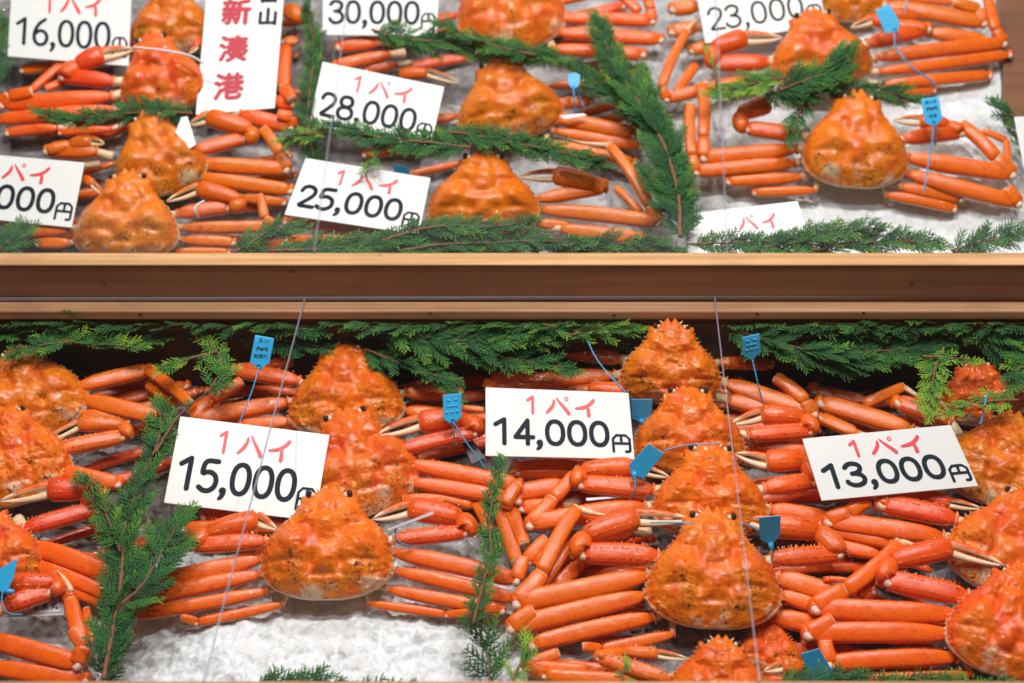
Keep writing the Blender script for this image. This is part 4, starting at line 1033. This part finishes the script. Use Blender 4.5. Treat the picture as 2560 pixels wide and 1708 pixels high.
# ------------------------------------------------------------------ blue tags, cords, slips
def cord(mb, pts3, r, n=None, twist=True):
    p = smooth_poly(pts3, 3) if len(pts3) > 2 else np.array(pts3)
    # resample
    d = np.r_[0, np.cumsum(np.linalg.norm(np.diff(p, axis=0), axis=1))]; k = max(6, int(d[-1] / .0015))
    s = np.linspace(0, d[-1], k); q = np.stack([np.interp(s, d, p[:, i]) for i in range(3)], 1)
    rr = r * (1 + (.16 * np.sin(s / .0009) if twist else 0 * s))
    tube(mb, q, rr, rr, np.array([0.13, -.4, .9]), seg=6)
def tagthing(label, tr, tile, poly, h, tilt, cords=(), hole=None, text=None, stud=None, cr=.0008, emboss=False):
    cx = sum(p[0] for p in poly) / len(poly); cy = sum(p[1] for p in poly) / len(poly)
    c = P(tr, tile, cx, cy, h); n = nrm(tr.elev + tilt)
    Q = [hit(*px(tile, *p), c, n) for p in poly]
    e = empty("seal_tag", Q[-2]); tag(e, label, "tag", "blue plastic seal tags")
    plate("tag_plate", Q, n, .0013, M_TAG, e)
    if cords:
        for cp in cords:
            mb = MB(); pts = [P(tr, tile, q[0], q[1], q[2] if len(q) > 2 else h) for q in cp]; cord(mb, pts, cr); mb.build("tag_cord", M_TAG, e)
    if hole is not None:
        hp = hit(*px(tile, *hole), c, n); mb = MB(); a = np.linspace(0, 2 * math.pi, 13)
        x_ = norm(Q[1] - Q[0]); y_ = np.cross(n, x_)
        ringp = np.array([hp + n * .0004 + (x_ * math.cos(t) + y_ * math.sin(t)) * .0022 for t in a]); tube(mb, ringp, .0006, .0006, n, seg=6)
        mb.build("tag_eyelet", M_TAGINK, e)
    if stud is not None:
        a_, b_ = [hit(*px(tile, *q), c + n * .002, n) for q in stud]; mb = MB(); tube(mb, np.array([a_, a_ * .5 + b_ * .5, b_]), [.0026, .0028, .0020], [.0026, .0028, .0020], n, seg=12); mb.build("tag_stud", M_TAG, e)
    if emboss:
        mbe = MB()
        for r_ in (.25, .5, .75):
            for c_ in (.22, .5, .78) if r_ == .75 else (.3, .7) if r_ == .25 else (.3, .5, .7):
                pe = bil([Q[0], Q[1], Q[2], Q[-1]], c_, r_); x_ = norm(Q[1] - Q[0]); y_ = np.cross(n, x_)
                blob(mbe, pe, (x_ * .0022, y_ * .0017, n * .0011), nu=8, nv=6)
        mbe.build("embossing", M_TAG, e, names=None)
    if text:
        R_ = [Q[0], Q[1], Q[2], Q[-1]]; ap = np.linalg.norm(Q[1] - Q[0]) / np.linalg.norm(Q[-1] - Q[0])
        for body, v, s_ in text: text_on(body, R_, n, .5, v, s_, ap, M_TAGINK, e, "tag_lettering", bold=.01, lift=.0003)
        ik = Ink(R_, n); ym = .46
        for sg in (-1, 1):
            for k in range(3):
                ik.stroke([(.5 + sg * .08, ym), (.5 + sg * (.22), ym - .08 + k * .05), (.5 + sg * (.30 - k * .02), ym + .0 + k * .05)], .035, ap)
        ik.stroke([(.42, ym + .02), (.5, ym - .03), (.58, ym + .02), (.5, ym + .06), (.42, ym + .02)], .09, ap)
        ik.mb.build("tag_emblem", M_TAGINK, e, smooth=False, names=None)
tagthing("blue tag with small printed characters standing above the 15,000 card", LO, '5', [(385, 158), (463, 172), (443, 272), (405, 300), (363, 270)], .115, 40, [[(402, 288, .115), (372, 390, .10), (322, 512, .08)]], hole=(400, 286), text=[("石 川", .16, .24), ("能登町", .74, .24)])
tagthing("sky-blue embossed tag left of the 14,000 card", LO, '5', [(1145, 402), (1221, 393), (1221, 490), (1186, 522), (1148, 500)], .09, 40, [[(1187, 510, .09), (1188, 560, .075), (1200, 606, .06)], [(1187, 510, .09), (1245, 600, .07), (1320, 700, .05)]], hole=(1187, 508), emboss=True)
tagthing("darker blue tag partly under the 14,000 card's right corner", LO, '6', [(693, 420), (779, 418), (777, 490), (735, 516), (695, 498)], .068, 70, [[(515, 180, .10), (560, 272, .095), (672, 392, .09)]], stud=((735, 500), (735, 522)))
tagthing("bright blue tag tilted over the third head of the stack right of centre", LO, '6', [(765, 598), (826, 640), (745, 741), (692, 726), (686, 682)], .088, 55, [[(822, 628, .088), (900, 606, .10), (960, 600, .105), (1055, 598, .108)], [(706, 735, .085), (712, 780, .078), (690, 826, .06)]], stud=((706, 712), (706, 745)))
tagthing("dark blue tag right of the biggest crab's eye", LO, '7', [(158, 898), (246, 890), (244, 975), (205, 1012), (161, 985)], .075, 72, [[(208, 1030, .075), (212, 1050, .07), (211, 1076, .06)], [(90, 920, .085), (120, 930, .082), (158, 952, .075)]], stud=((205, 1002), (211, 1034)))
tagthing("blue embossed tag against the cedar at the right of the ledge", LO, '7', [(87, 170), (160, 153), (166, 228), (130, 262), (93, 240)], .115, 70, [[(132, 260, .115), (152, 350, .10), (175, 440, .07)]], emboss=True)
tagthing("blue tag standing on edge at the left border with a thick stud", LO, '4', [(-20, 1115), (72, 1060), (52, 1150), (18, 1205), (-30, 1180)], .085, 30, [[(10, 1195, .085), (5, 1240, .08), (30, 1290, .07), (90, 1290, .06)]], stud=((20, 1195), (58, 1198)))
tagthing("blue tag lying low at the bottom border beneath the bottommost crab legs", LO, '7', [(328, 1450), (402, 1428), (468, 1540), (440, 1600), (366, 1565)], .035, 60)
tagthing("turquoise tag by the crab under the 13,000 card's lower side", LO, '7', [(830, 1230), (905, 1240), (905, 1262), (870, 1270), (830, 1262)], .022, 15)
tagthing("blurred blue tag with a long curling cord at the top right", UP, '3', [(1440, 66), (1520, 20), (1592, 132), (1582, 190), (1503, 206)], .10, 25, [[(1558, 190, .10), (1555, 280, .09), (1640, 400, .08), (1810, 512, .05)], [(1565, 190, .10), (1600, 265, .07)]], hole=(1560, 185), cr=.0011)
tagthing("light blue printed tag above the right claw of the crab on clean ice", UP, '3', [(1720, 605), (1828, 590), (1852, 730), (1805, 778), (1745, 752)], .10, 25, [[(1800, 760, .10), (1780, 920, .08), (1735, 1180, .05)], [(1803, 765, .10), (1812, 820, .08), (1805, 890, .06)]], hole=(1800, 752), text=[("富山湾", .18, .22), ("新湊", .78, .22)], cr=.0011)
tagthing("small bundled blue tag between the 28,000 crab and the cedar branch", UP, '2', [(1690, 440), (1735, 425), (1765, 440), (1760, 500), (1720, 530), (1692, 490)], .08, 20, [[(1722, 500, .08), (1730, 590, .07), (1742, 672, .05)], [(1745, 510, .08), (1762, 580, .06), (1788, 635, .05)]], cr=.0011)
tagthing("blue tag mostly hidden behind the 25,000 card and cedar", UP, '2', [(660, 960), (760, 985), (765, 1030), (710, 1040), (670, 1010)], .030, 15)
mb = MB(); cord(mb, [P(LO, '7', 1080, 400, .105), P(LO, '7', 1068, 460, .10), P(LO, '7', 1055, 522, .09)], .0009)
tag(mb.build("blue_string", M_TAG), "short blue cord end on the crab at the right border", "cord")
mb = MB(); cord(mb, [P(UP, '3', 1640, -40, .08), P(UP, '3', 1630, 20, .08), P(UP, '3', 1618, 80, .07)], .0011)
tag(mb.build("blue_string", M_TAG), "faint blue cord at the top border right of the blurred blue tag", "cord")
mb = MB(); cord(mb, [P(LO, '6', 770, 918, .085), P(LO, '6', 850, 916, .09), P(LO, '6', 940, 922, .09)], .0009)
tag(mb.build("blue_string", M_TAG), "blue cord threaded through the biggest crab's left pincer", "cord")
mb = MB(); cord(mb, [P(LO, '5', 985, 925, .085), P(LO, '5', 955, 935, .082), P(LO, '5', 950, 975, .075), P(LO, '5', 972, 1002, .066), P(LO, '5', 1015, 1015, .05)], .0011)
tag(mb.build("blue_string", M_TAG), "blue cord looped round the right claw of the speckled middle crab", "cord")
mb = MB(); cord(mb, [P(UP, '1', 820, 290, .095), P(UP, '1', 1000, 308, .095), P(UP, '1', 1165, 338, .09), P(UP, '1', 1250, 390, .08)], .0017, twist=False)
tag(mb.build("white_string", M_WHITECORD), "white string from the pinching claw to the tall sign", "string")
mb = MB(); cord(mb, [P(UP, '1', 1252, 1232, .082), P(UP, '1', 1200, 1260, .082), P(UP, '1', 1192, 1305, .078), P(UP, '1', 1215, 1335, .066)], .0018, twist=False)
tag(mb.build("rubber_band", M_WHITECORD), "white rubber band round the claw arm of the crab at the rail", "rubber band")
def slip(label, tr, tile, poly, h, tilt, m=None, text=None, frame=False, th=.0006):
    cx = sum(p[0] for p in poly) / len(poly); cy = sum(p[1] for p in poly) / len(poly)
    c = P(tr, tile, cx, cy, h); n = nrm(tr.elev + tilt); Q = [hit(*px(tile, *p), c, n) for p in poly]
    if not text and not frame:
        e = empty("paper_slip", Q[-1]); plate("slip", Q, n, th, m or M_SLIP, e); tag(e, label, "slip"); return
    e = empty("name_slip", Q[-1]); tag(e, label, "slip"); plate("slip", Q, n, th, m or M_SLIP, e)
    ap = np.linalg.norm(Q[1] - Q[0]) / np.linalg.norm(Q[3] - Q[0])
    if frame:
        ik = Ink(Q, n)
        for a, b in (((.05, .1), (.95, .1)), ((.95, .1), (.95, .88)), ((.95, .88), (.05, .88))):
            ik.stroke([a, ((a[0] + b[0]) / 2, (a[1] + b[1]) / 2), b], .008, ap)
        ik.mb.build("printed_frame", M_INK, e, smooth=False, names=None)
    for body, u, v, s_ in text or (): text_on(body, Q, n, u, v, s_, ap, M_INK, e, "slip_lettering", bold=.02, lift=.0005)
slip("white name slip with black characters beneath the bottom left claw", LO, '4', [(20, 1222), (252, 1205), (262, 1292), (30, 1302)], .040, 15, text=[("永", .68, .58, .13), ("丸", .84, .55, .13), ("吉", .52, .60, .12)], frame=True)
slip("narrow white slip on edge tied to the speckled middle crab's right claw", LO, '5', [(918, 945), (1105, 872), (1110, 884), (925, 952)], .088, 30)
slip("white laminated slip, shadow painted in as grey, under the sky-blue embossed tag", LO, '5', [(1215, 585), (1255, 570), (1318, 655), (1265, 680)], .030, 10, m=M_SHADESLIP, frame=True)
slip("clear slip edge beneath the tilted bright blue tag", LO, '6', [(510, 818), (700, 806), (702, 812), (512, 830)], .046, 12)
slip("small white slip hanging below the bundled blue tag", UP, '2', [(1645, 680), (1780, 665), (1805, 678), (1670, 698)], .055, 12, M_SIGN)
slip("white chip of card standing beside the glossy tilted crab", UP, '1', [(1110, 718), (1148, 712), (1202, 885), (1160, 912), (1072, 812)], .075, 15, M_SIGN, th=.002)
slip("dark-framed slip under the top right crab's legs", UP, '3', [(1790, 125), (1945, 160), (1940, 205), (1780, 180)], .02, 5)

# ------------------------------------------------------------------ cedar branches
OCT_F = [(0, 1, 2), (0, 2, 3), (0, 3, 4), (0, 4, 1), (5, 2, 1), (5, 3, 2), (5, 4, 3), (5, 1, 4)]
class Leaves:
    def __init__(s): s.b = []; s.d = []; s.l = []; s.w = []; s.n = []; s.t = []
    def add(s, b, d, l, w, n, t): s.b.append(b); s.d.append(d); s.l.append(l); s.w.append(w); s.n.append(n); s.t.append(t)
    def build(s, name, parent):
        B = np.array(s.b); D_ = np.array(s.d); L_ = np.array(s.l)[:, None]; W_ = np.array(s.w)[:, None]; Nn = np.array(s.n); t = np.array(s.t)
        S = np.cross(D_, Nn); S /= np.linalg.norm(S, axis=1)[:, None] + 1e-9
        V = np.stack([B, B + D_ * L_ * .35 + S * W_, B + D_ * L_ * .4 + Nn * W_ * .45, B + D_ * L_ * .35 - S * W_, B + D_ * L_ * .4 - Nn * W_ * .45, B + D_ * L_], 1)
        k = len(B); F = (np.arange(k)[:, None, None] * 6 + np.array(OCT_F)[None]).reshape(-1, 3)
        me = bpy.data.meshes.new(name); org = B.mean(0)
        VV = (V.reshape(-1, 3) - org).astype(np.float32)
        me.vertices.add(len(VV)); me.vertices.foreach_set('co', VV.reshape(-1))
        me.loops.add(F.size); me.loops.foreach_set('vertex_index', F.reshape(-1).astype(np.int32))
        me.polygons.add(len(F)); me.polygons.foreach_set('loop_start', np.arange(0, F.size, 3, dtype=np.int32))
        me.update(calc_edges=True)
        at = me.attributes.new('tint', 'FLOAT', 'POINT'); at.data.foreach_set('value', np.repeat(t, 6).astype(np.float32))
        me.materials.append(M_LEAF)
        o = bpy.data.objects.new(name, me); col.objects.link(o); o.parent = parent; o.location = Vector(org) - parent.location
        return o
def rot(v, ax, a):
    ax = norm(ax); c, s = math.cos(a), math.sin(a)
    return v * c + np.cross(ax, v) * s + ax * (ax @ v) * (1 - c)
def spray(lv, base, d, n, length, rng, tint, lw, dens):
    """one flat fern-like spray: axis, side twigs, scale leaves"""
    pos = base.copy(); s = 0; step = .0030 / dens; i = 0; curl = rng.uniform(-.02, .02); dip = rng.uniform(-.012, .012)
    while s < length:
        fr = s / length
        d = norm(rot(d, n, curl) - n * dip * .5)
        tt = tint + .42 * fr ** 2.2 + rng.uniform(-.05, .05)
        lv.add(pos, d, step * 1.7, lw * 1.15 * (1 - .4 * fr), n, tt)
        sg = 1 if i % 2 else -1
        bl = (.30 * length * (1 - fr) ** .8 + .004) * rng.uniform(.75, 1.15)
        bd = norm(rot(d, n, sg * math.radians(rng.uniform(34, 50))) + n * rng.uniform(-.14, .14))
        q = pos.copy(); r = 0; st2 = .0026 / dens; j = 0
        while r < bl:
            f2 = r / bl; t2 = tt + .25 * f2 ** 2
            lv.add(q, bd, st2 * 1.9, lw * (1 - .35 * f2), n, t2)
            if bl > .007 and f2 < .85:
                sg2 = 1 if j % 2 else -1
                sd_ = rot(bd, n, sg2 * math.radians(33)); l3 = (.35 * bl * (1 - f2) + .0022) * rng.uniform(.7, 1.2)
                lv.add(q, sd_, min(l3, .0055), lw * .9, n, t2 + .05)
                if l3 > .0045: lv.add(q + sd_ * .004, sd_, l3 - .003, lw * .75, n, t2 + .12)
            bd = norm(rot(bd, n, -sg * .05)); q = q + bd * st2; r += st2; j += 1
        pos = pos + d * step; s += step; i += 1
def sprig(label, tr, tile, stem, wpx, h=.05, tint=.15, seed=0, dens=1.0, stemr=.0016, rev=False, side='both', gap=.011, ang=42, group="green cedar branches laid among the crabs", lw=.0014, tilt=0.0):
    rng = np.random.RandomState(seed * 13 + 5)
    pts = [P(tr, tile, q[0], q[1], q[2] if len(q) > 2 else h) for q in stem]
    p = smooth_poly(pts, 2) if len(pts) > 2 else np.array(pts)
    d = np.r_[0, np.cumsum(np.linalg.norm(np.diff(p, axis=0), axis=1))]; tot = d[-1]
    k = max(8, int(tot / .004)); s = np.linspace(0, tot, k); q = np.stack([np.interp(s, d, p[:, i]) for i in range(3)], 1)
    e = empty("cedar_branch", q[0]); tag(e, label, "cedar branch", group)
    mb = MB(); rr = np.linspace(stemr, stemr * .35, k) * (1 + .12 * rng.randn(k)); q2 = q + rng.randn(k, 3) * .00025 + tr.n * .0022
    tube(mb, q2, rr, rr, tr.n, seg=7); mb.build("stem", M_STEM, e)
    W = m_of(tile, wpx, q[0]); lv = Leaves(); n0 = norm(tr.n + np.array([rng.randn() * .12, rng.randn() * .12, 0]))
    x = gap * .5; i = 0
    while x < tot:
        fr = x / tot; b = np.array([np.interp(x, s, q[:, j]) for j in range(3)])
        b2 = np.array([np.interp(min(tot, x + .006), s, q[:, j]) for j in range(3)]); b1 = np.array([np.interp(max(0, x - .006), s, q[:, j]) for j in range(3)])
        T = norm(b2 - b1)
        sgs = [1 if i % 2 else -1] if side == 'both' else ([1] if side == 'L' else [-1])
        for sg in sgs:
            nn = norm(n0 + rng.randn(3) * .22)
            a = math.radians(rng.uniform(ang - 12, ang + 12) * (1 - .45 * fr))
            dd = norm(rot(T, nn, sg * a) + nn * (rng.uniform(-.15, .30) + tilt))
            ln = W * rng.uniform(.70, 1.15) * (.55 + .45 * math.sin(math.pi * min(1, .25 + .65 * fr)))
            spray(lv, b + nn * rng.uniform(-.003, .004), dd, nn, ln, rng, tint + rng.uniform(-.16, .18), lw, dens)
        x += gap * .72 * rng.uniform(.7, 1.3); i += 1
    spray(lv, q[-1], norm(q[-1] - q[-3]), n0, W * .8, rng, tint + .1, lw, dens)
    lv.build("foliage", e)
    return e
def cedar():
    L5 = "green cedar branch "
    sprig("long cedar branch with a thick brown stem standing left of the 15,000 card", LO, '4', [(420, 1560), (465, 1330), (495, 1150), (500, 960), (555, 790), (625, 640)], 178, .072, .12, 1, stemr=.0026, gap=.0075)
    sprig("cedar tuft topping the long branch just left of the 15,000 card", LO, '4', [(620, 650), (655, 560), (650, 470)], 120, .076, .26, 111, gap=.009)
    sprig("nearly bare thin cedar stem curving up from behind the 15,000 card's corner", LO, '4', [(630, 640), (700, 520), (760, 455), (860, 380)], 45, .080, .3, 112, gap=.05)
    sprig("side shoot of cedar fanning right below the 15,000 card's corner", LO, '4', [(490, 1255), (580, 1180), (660, 1040), (720, 930)], 170, .085, .16, 2, gap=.008)
    sprig("cedar shoot reaching up left over the red claw near the left border", LO, '4', [(488, 1040), (450, 930), (400, 830), (350, 760)], 110, .080, .22, 3, gap=.009)
    sprig("small cedar tip at the foot of the long branch by the bottom border", LO, '4', [(440, 1580), (430, 1500), (470, 1430)], 95, .03, .15, 4, gap=.009)
    sprig("light green cedar sprig curling above the long branch's tip", LO, '4', [(840, 395), (895, 320), (895, 250), (850, 190)], 100, .085, .42, 5, gap=.009, dens=.9)
    sprig("light cedar tuft pointing left near the back left claws", LO, '4', [(880, 230), (760, 262), (690, 290)], 80, .088, .48, 6, gap=.012)
    sprig("dark cedar branch along the ledge in the back left corner", LO, '4', [(-60, 165), (120, 140), (300, 150), (560, 180)], 130, .075, .12, 7, gap=.007)
    sprig("bright cedar fronds hanging in front of the left ledge", LO, '4', [(150, 170), (350, 200), (520, 205)], 105, .085, .34, 8, gap=.010, side='L')
    sprig("cedar draped over the brow of the back left crab", LO, '4', [(300, 190), (180, 200), (80, 230)], 100, .09, .2, 9, gap=.010)
    sprig("cedar behind the printed blue tag, its thin stem running right", LO, '5', [(150, 110), (330, 130), (480, 180), (650, 212)], 120, .07, .10, 10)
    sprig("deep green cedar behind the back middle crab's left brow", LO, '5', [(250, 95), (420, 105), (600, 140)], 110, .09, .10, 11)
    sprig("thick dark cedar mass along the ledge right of the back middle crab", LO, '5', [(880, 120), (1050, 170), (1250, 190), (1500, 170)], 150, .085, .12, 12, gap=.006)
    sprig("second layer of dark cedar drooping behind the back middle crab", LO, '5', [(830, 220), (980, 280), (1130, 330), (1180, 380)], 110, .07, .14, 13, gap=.007)
    sprig("cedar along the ledge above the sky-blue embossed tag", LO, '6', [(-60, 150), (150, 130), (330, 150)], 160, .088, .12, 14, gap=.006)
    sprig("blue-green cedar drooping over the folded leg above the 14,000 card", LO, '6', [(30, 230), (150, 250), (300, 275), (420, 295)], 100, .070, .16, 15, gap=.007)
    sprig("bright cedar sprig poking over the ledge left of the topmost stacked head", LO, '6', [(430, 170), (540, 140), (640, 95), (705, 50)], 120, .095, .36, 16, gap=.009)
    sprig("green cedar fronds around the blue cord above the 14,000 card", LO, '6', [(330, 120), (480, 150), (600, 150), (690, 140)], 90, .095, .28, 17, gap=.009)
    sprig("cedar behind the topmost stacked head's right brow", LO, '6', [(950, 130), (1050, 120), (1160, 110), (1280, 150)], 110, .05, .2, 18, gap=.007)
    sprig("broad dark cedar branch along the ledge behind the embossed tag at right", LO, '7', [(40, 140), (220, 190), (400, 240), (560, 270)], 150, .085, .12, 19, gap=.006)
    sprig("cedar branch high along the right half of the ledge", LO, '7', [(250, 110), (450, 110), (700, 120), (950, 105)], 120, .088, .14, 20, gap=.006)
    sprig("dark cedar above the red legs in the back right", LO, '7', [(420, 250), (600, 230), (780, 220), (900, 200)], 140, .070, .10, 21, gap=.006)
    sprig("blue-green cedar hanging in the back right corner", LO, '7', [(900, 110), (1050, 150), (1180, 200), (1260, 260)], 140, .080, .12, 22, gap=.006)
    sprig("yellow-green cedar frond hanging beside the dark red crab", LO, '7', [(905, 215), (870, 290), (855, 380), (850, 450)], 100, .092, .60, 23, gap=.010)
    sprig("yellow-green cedar tips above the dark red crab's brow", LO, '7', [(820, 250), (920, 255), (1020, 262)], 60, .096, .62, 24, gap=.010)
    sprig("light cedar sprig across the dark red crab's back", LO, '7', [(1210, 425), (1120, 430), (1030, 440), (950, 470)], 90, .098, .50, 25, gap=.010)
    sprig("green cedar at the right border over the dark red crab", LO, '7', [(1290, 220), (1220, 280), (1190, 340)], 120, .09, .25, 26, gap=.009)
    sprig("slender upright cedar sprig right of the speckled middle crab", LO, '5', [(1270, 1330), (1300, 1200), (1345, 1050), (1330, 900), (1360, 780), (1372, 690)], 78, .085, .24, 27, gap=.0075, dens=.95)
    sprig("dark bluish cedar spray standing on the ice left of the bottom legs", LO, '5', [(1330, 1590), (1335, 1500), (1310, 1400), (1290, 1320)], 165, .055, .05, 28, gap=.010, dens=.7)
    sprig("yellow-green cedar tuft at the bottom border under the front legs", LO, '6', [(200, 1600), (225, 1530), (262, 1460), (262, 1410)], 95, .070, .62, 29, gap=.010)
    sprig("tiny light cedar tip poking up at the bottom border below the small-faced crab", LO, '6', [(650, 1600), (655, 1550), (668, 1500)], 55, .080, .55, 30, gap=.010)
    sprig("cedar along the very bottom border in front of the open ice", LO, '5', [(380, 1575), (520, 1568), (640, 1558), (760, 1580)], 70, .050, .12, 31, gap=.008, side='L', ang=50)
    sprig("few cedar tips at the bottom border right of the open ice", LO, '5', [(780, 1590), (900, 1580), (1030, 1580)], 50, .050, .2, 32, gap=.016, side='L', ang=50)
    sprig("cedar along the bottom right border under the lowest legs", LO, '7', [(230, 1590), (420, 1575), (640, 1570), (820, 1575), (920, 1560)], 90, .060, .2, 33, gap=.009, side='L', ang=50)
    sprig("cedar tips at the bottom right corner", LO, '7', [(900, 1600), (1080, 1585), (1240, 1590)], 65, .07, .2, 34, gap=.012, side='L', ang=50)
    rng = np.random.RandomState(3)
    where = ["far left end", "left part", "left middle", "middle", "right middle", "right part", "far right end"]
    for i in range(7):
        x = -60 + i * 385
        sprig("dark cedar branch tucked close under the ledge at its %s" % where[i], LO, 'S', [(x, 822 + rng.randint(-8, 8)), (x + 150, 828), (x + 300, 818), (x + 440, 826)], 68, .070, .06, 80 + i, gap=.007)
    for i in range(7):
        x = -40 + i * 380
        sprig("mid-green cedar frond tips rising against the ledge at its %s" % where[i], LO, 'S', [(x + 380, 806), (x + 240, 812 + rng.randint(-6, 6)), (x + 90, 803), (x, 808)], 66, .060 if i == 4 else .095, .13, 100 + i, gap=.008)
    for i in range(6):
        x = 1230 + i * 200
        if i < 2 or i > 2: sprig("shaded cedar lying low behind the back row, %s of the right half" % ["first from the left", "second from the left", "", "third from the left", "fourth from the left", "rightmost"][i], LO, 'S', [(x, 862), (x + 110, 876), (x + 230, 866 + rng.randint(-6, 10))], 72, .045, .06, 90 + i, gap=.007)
    # rear tray
    sprig("blurred cedar at the left border beside the 16,000 card", UP, '1', [(-40, 560), (-10, 400), (10, 260), (0, 130)], 130, .05, .15, 41)
    sprig("cedar laid between the pinching crab and the tilted glossy crab", UP, '1', [(1180, 700), (900, 690), (600, 720), (400, 740), (250, 690)], 120, .072, .15, 42, gap=.008)
    sprig("dark cedar behind the tilted glossy crab's brow", UP, '1', [(1150, 720), (950, 650), (780, 640)], 100, .055, .1, 43)
    sprig("cedar in the corner under the cut-off price card", UP, '1', [(-80, 1600), (30, 1500), (120, 1440)], 170, .06, .12, 44, gap=.008)
    sprig("upright cedar behind the 28,000 card's left side", UP, '1', [(1950, 1050), (1880, 800), (1900, 550), (1930, 300), (1880, 60)], 120, .050, .12, 45, gap=.007, stemr=.002)
    sprig("light cedar tips left of the 28,000 card's foot", UP, '2', [(330, 800), (230, 790), (120, 790), (40, 815)], 95, .075, .48, 46, gap=.010)
    sprig("cedar spray lying under the 30,000 card and across its crab's back", UP, '2', [(540, 180), (720, 230), (980, 260), (1250, 290), (1560, 330)], 150, .082, .16, 47, gap=.007, stemr=.0016)
    sprig("cedar over the pale-backed crab's lower edge", UP, '2', [(1500, 330), (1300, 290), (1130, 230), (960, 150)], 120, .098, .18, 48, gap=.010)
    sprig("dark cedar tail beside the pale-backed crab pointing right", UP, '2', [(1350, 330), (1550, 350), (1750, 390)], 90, .06, .1, 49)
    sprig("long cedar branch across the foot of the 28,000 card", UP, '2', [(1120, 875), (900, 845), (700, 830), (480, 800), (330, 750)], 150, .088, .18, 50, gap=.006, stemr=.002)
    sprig("cedar branch across the 28,000 crab's back running right", UP, '2', [(900, 780), (1100, 790), (1350, 840), (1600, 890), (1850, 950)], 130, .090, .12, 51, gap=.006)
    sprig("bright cedar tuft above the 25,000 card", UP, '2', [(600, 880), (560, 930), (520, 970)], 90, .08, .42, 52)
    sprig("large cedar branch with a reddish stem right of the centre crabs", UP, '2', [(2350, 1400), (2345, 1150), (2250, 820), (2050, 520), (1930, 320), (1880, 160)], 205, .078, .14, 53, gap=.0055, stemr=.0028)
    sprig("cedar side branch filling the gap left of the reddish stem", UP, '2', [(2200, 780), (2050, 640), (1880, 520), (1760, 400)], 140, .062, .12, 54, gap=.006)
    sprig("cedar side branch low on the reddish stem", UP, '2', [(2320, 1300), (2230, 1150), (2140, 1020)], 120, .07, .1, 55, gap=.007)
    sprig("cedar right of the reddish stem beside folded legs", UP, '3', [(245, 1380), (215, 1080), (130, 850), (60, 600), (20, 450)], 130, .070, .18, 56, gap=.0055, stemr=.0024)
    sprig("cedar along the rail under the 25,000 card", UP, '2', [(-60, 1480), (250, 1470), (520, 1440), (800, 1430)], 150, .075, .14, 57, gap=.006)
    sprig("cedar along the rail in front of the 25,000 crab", UP, '2', [(600, 1420), (850, 1340), (1080, 1330), (1300, 1340), (1450, 1300)], 120, .092, .14, 58, gap=.006)
    sprig("second cedar layer along the rail in front of the 25,000 crab", UP, '2', [(700, 1480), (950, 1440), (1250, 1430), (1500, 1420), (1750, 1430)], 130, .085, .14, 59, gap=.006)
    sprig("cedar along the rail near the reddish stem's foot", UP, '2', [(1600, 1470), (1850, 1450), (2050, 1430), (2300, 1460)], 120, .075, .12, 60, gap=.007)
    sprig("cedar on the rail right of the cut-off rail crab", UP, '1', [(1420, 1560), (1560, 1480), (1640, 1420), (1800, 1400)], 130, .080, .12, 61, gap=.006)
    sprig("bright-tipped cedar over the 23,000 crab's left legs", UP, '3', [(900, 480), (760, 500), (620, 540), (500, 560)], 165, .092, .46, 62, gap=.007)
    sprig("single yellow-green cedar twig at the acrylic seam", UP, '3', [(470, 530), (450, 430), (415, 310)], 35, .095, .62, 63, gap=.012)
    sprig("dark cedar sprig over the 23,000 crab's back", UP, '3', [(850, 560), (1000, 500), (1150, 450), (1260, 330)], 175, .098, .12, 64, gap=.0065)
    sprig("dense dark cedar heart of the clump behind the clean-ice crab", UP, '3', [(760, 560), (920, 590), (1080, 560), (1200, 500)], 150, .085, .1, 113, gap=.0065)
    sprig("dark cedar behind the clean-ice crab's brow", UP, '3', [(1100, 520), (1300, 560), (1480, 570), (1650, 610)], 150, .070, .08, 65, gap=.0065)
    sprig("cedar frond hanging left of the clean-ice crab", UP, '3', [(1050, 540), (1000, 640), (960, 730), (935, 830)], 130, .078, .16, 66, gap=.008)
    sprig("cedar at the right border by the white card corner", UP, '3', [(2400, 820), (2340, 760), (2260, 700), (2190, 650)], 120, .06, .12, 67, gap=.008)
    sprig("cedar at the right border beside the last folded legs", UP, '3', [(2400, 1000), (2330, 900), (2280, 820)], 80, .05, .1, 68)
    sprig("bluish cedar along the rail over the sunken price card", UP, '3', [(300, 1500), (560, 1490), (800, 1480), (1000, 1470)], 140, .078, .14, 69, gap=.0075, side='both')
    sprig("cedar along the rail with brown stem right of the sunken card", UP, '3', [(620, 1540), (900, 1500), (1180, 1440), (1420, 1400)], 160, .078, .2, 70, gap=.007)
    sprig("cedar fan along the rail in front of clean ice", UP, '3', [(1050, 1540), (1300, 1500), (1560, 1470), (1800, 1500)], 160, .072, .22, 71, gap=.0075)
    sprig("cedar along the rail in the right corner", UP, '3', [(1900, 1540), (2050, 1500), (2250, 1450), (2420, 1400)], 150, .070, .14, 72, gap=.008)
cedar()
print("OBJECTS", len(bpy.data.objects), "polys", sum(len(m.polygons) for m in bpy.data.meshes))
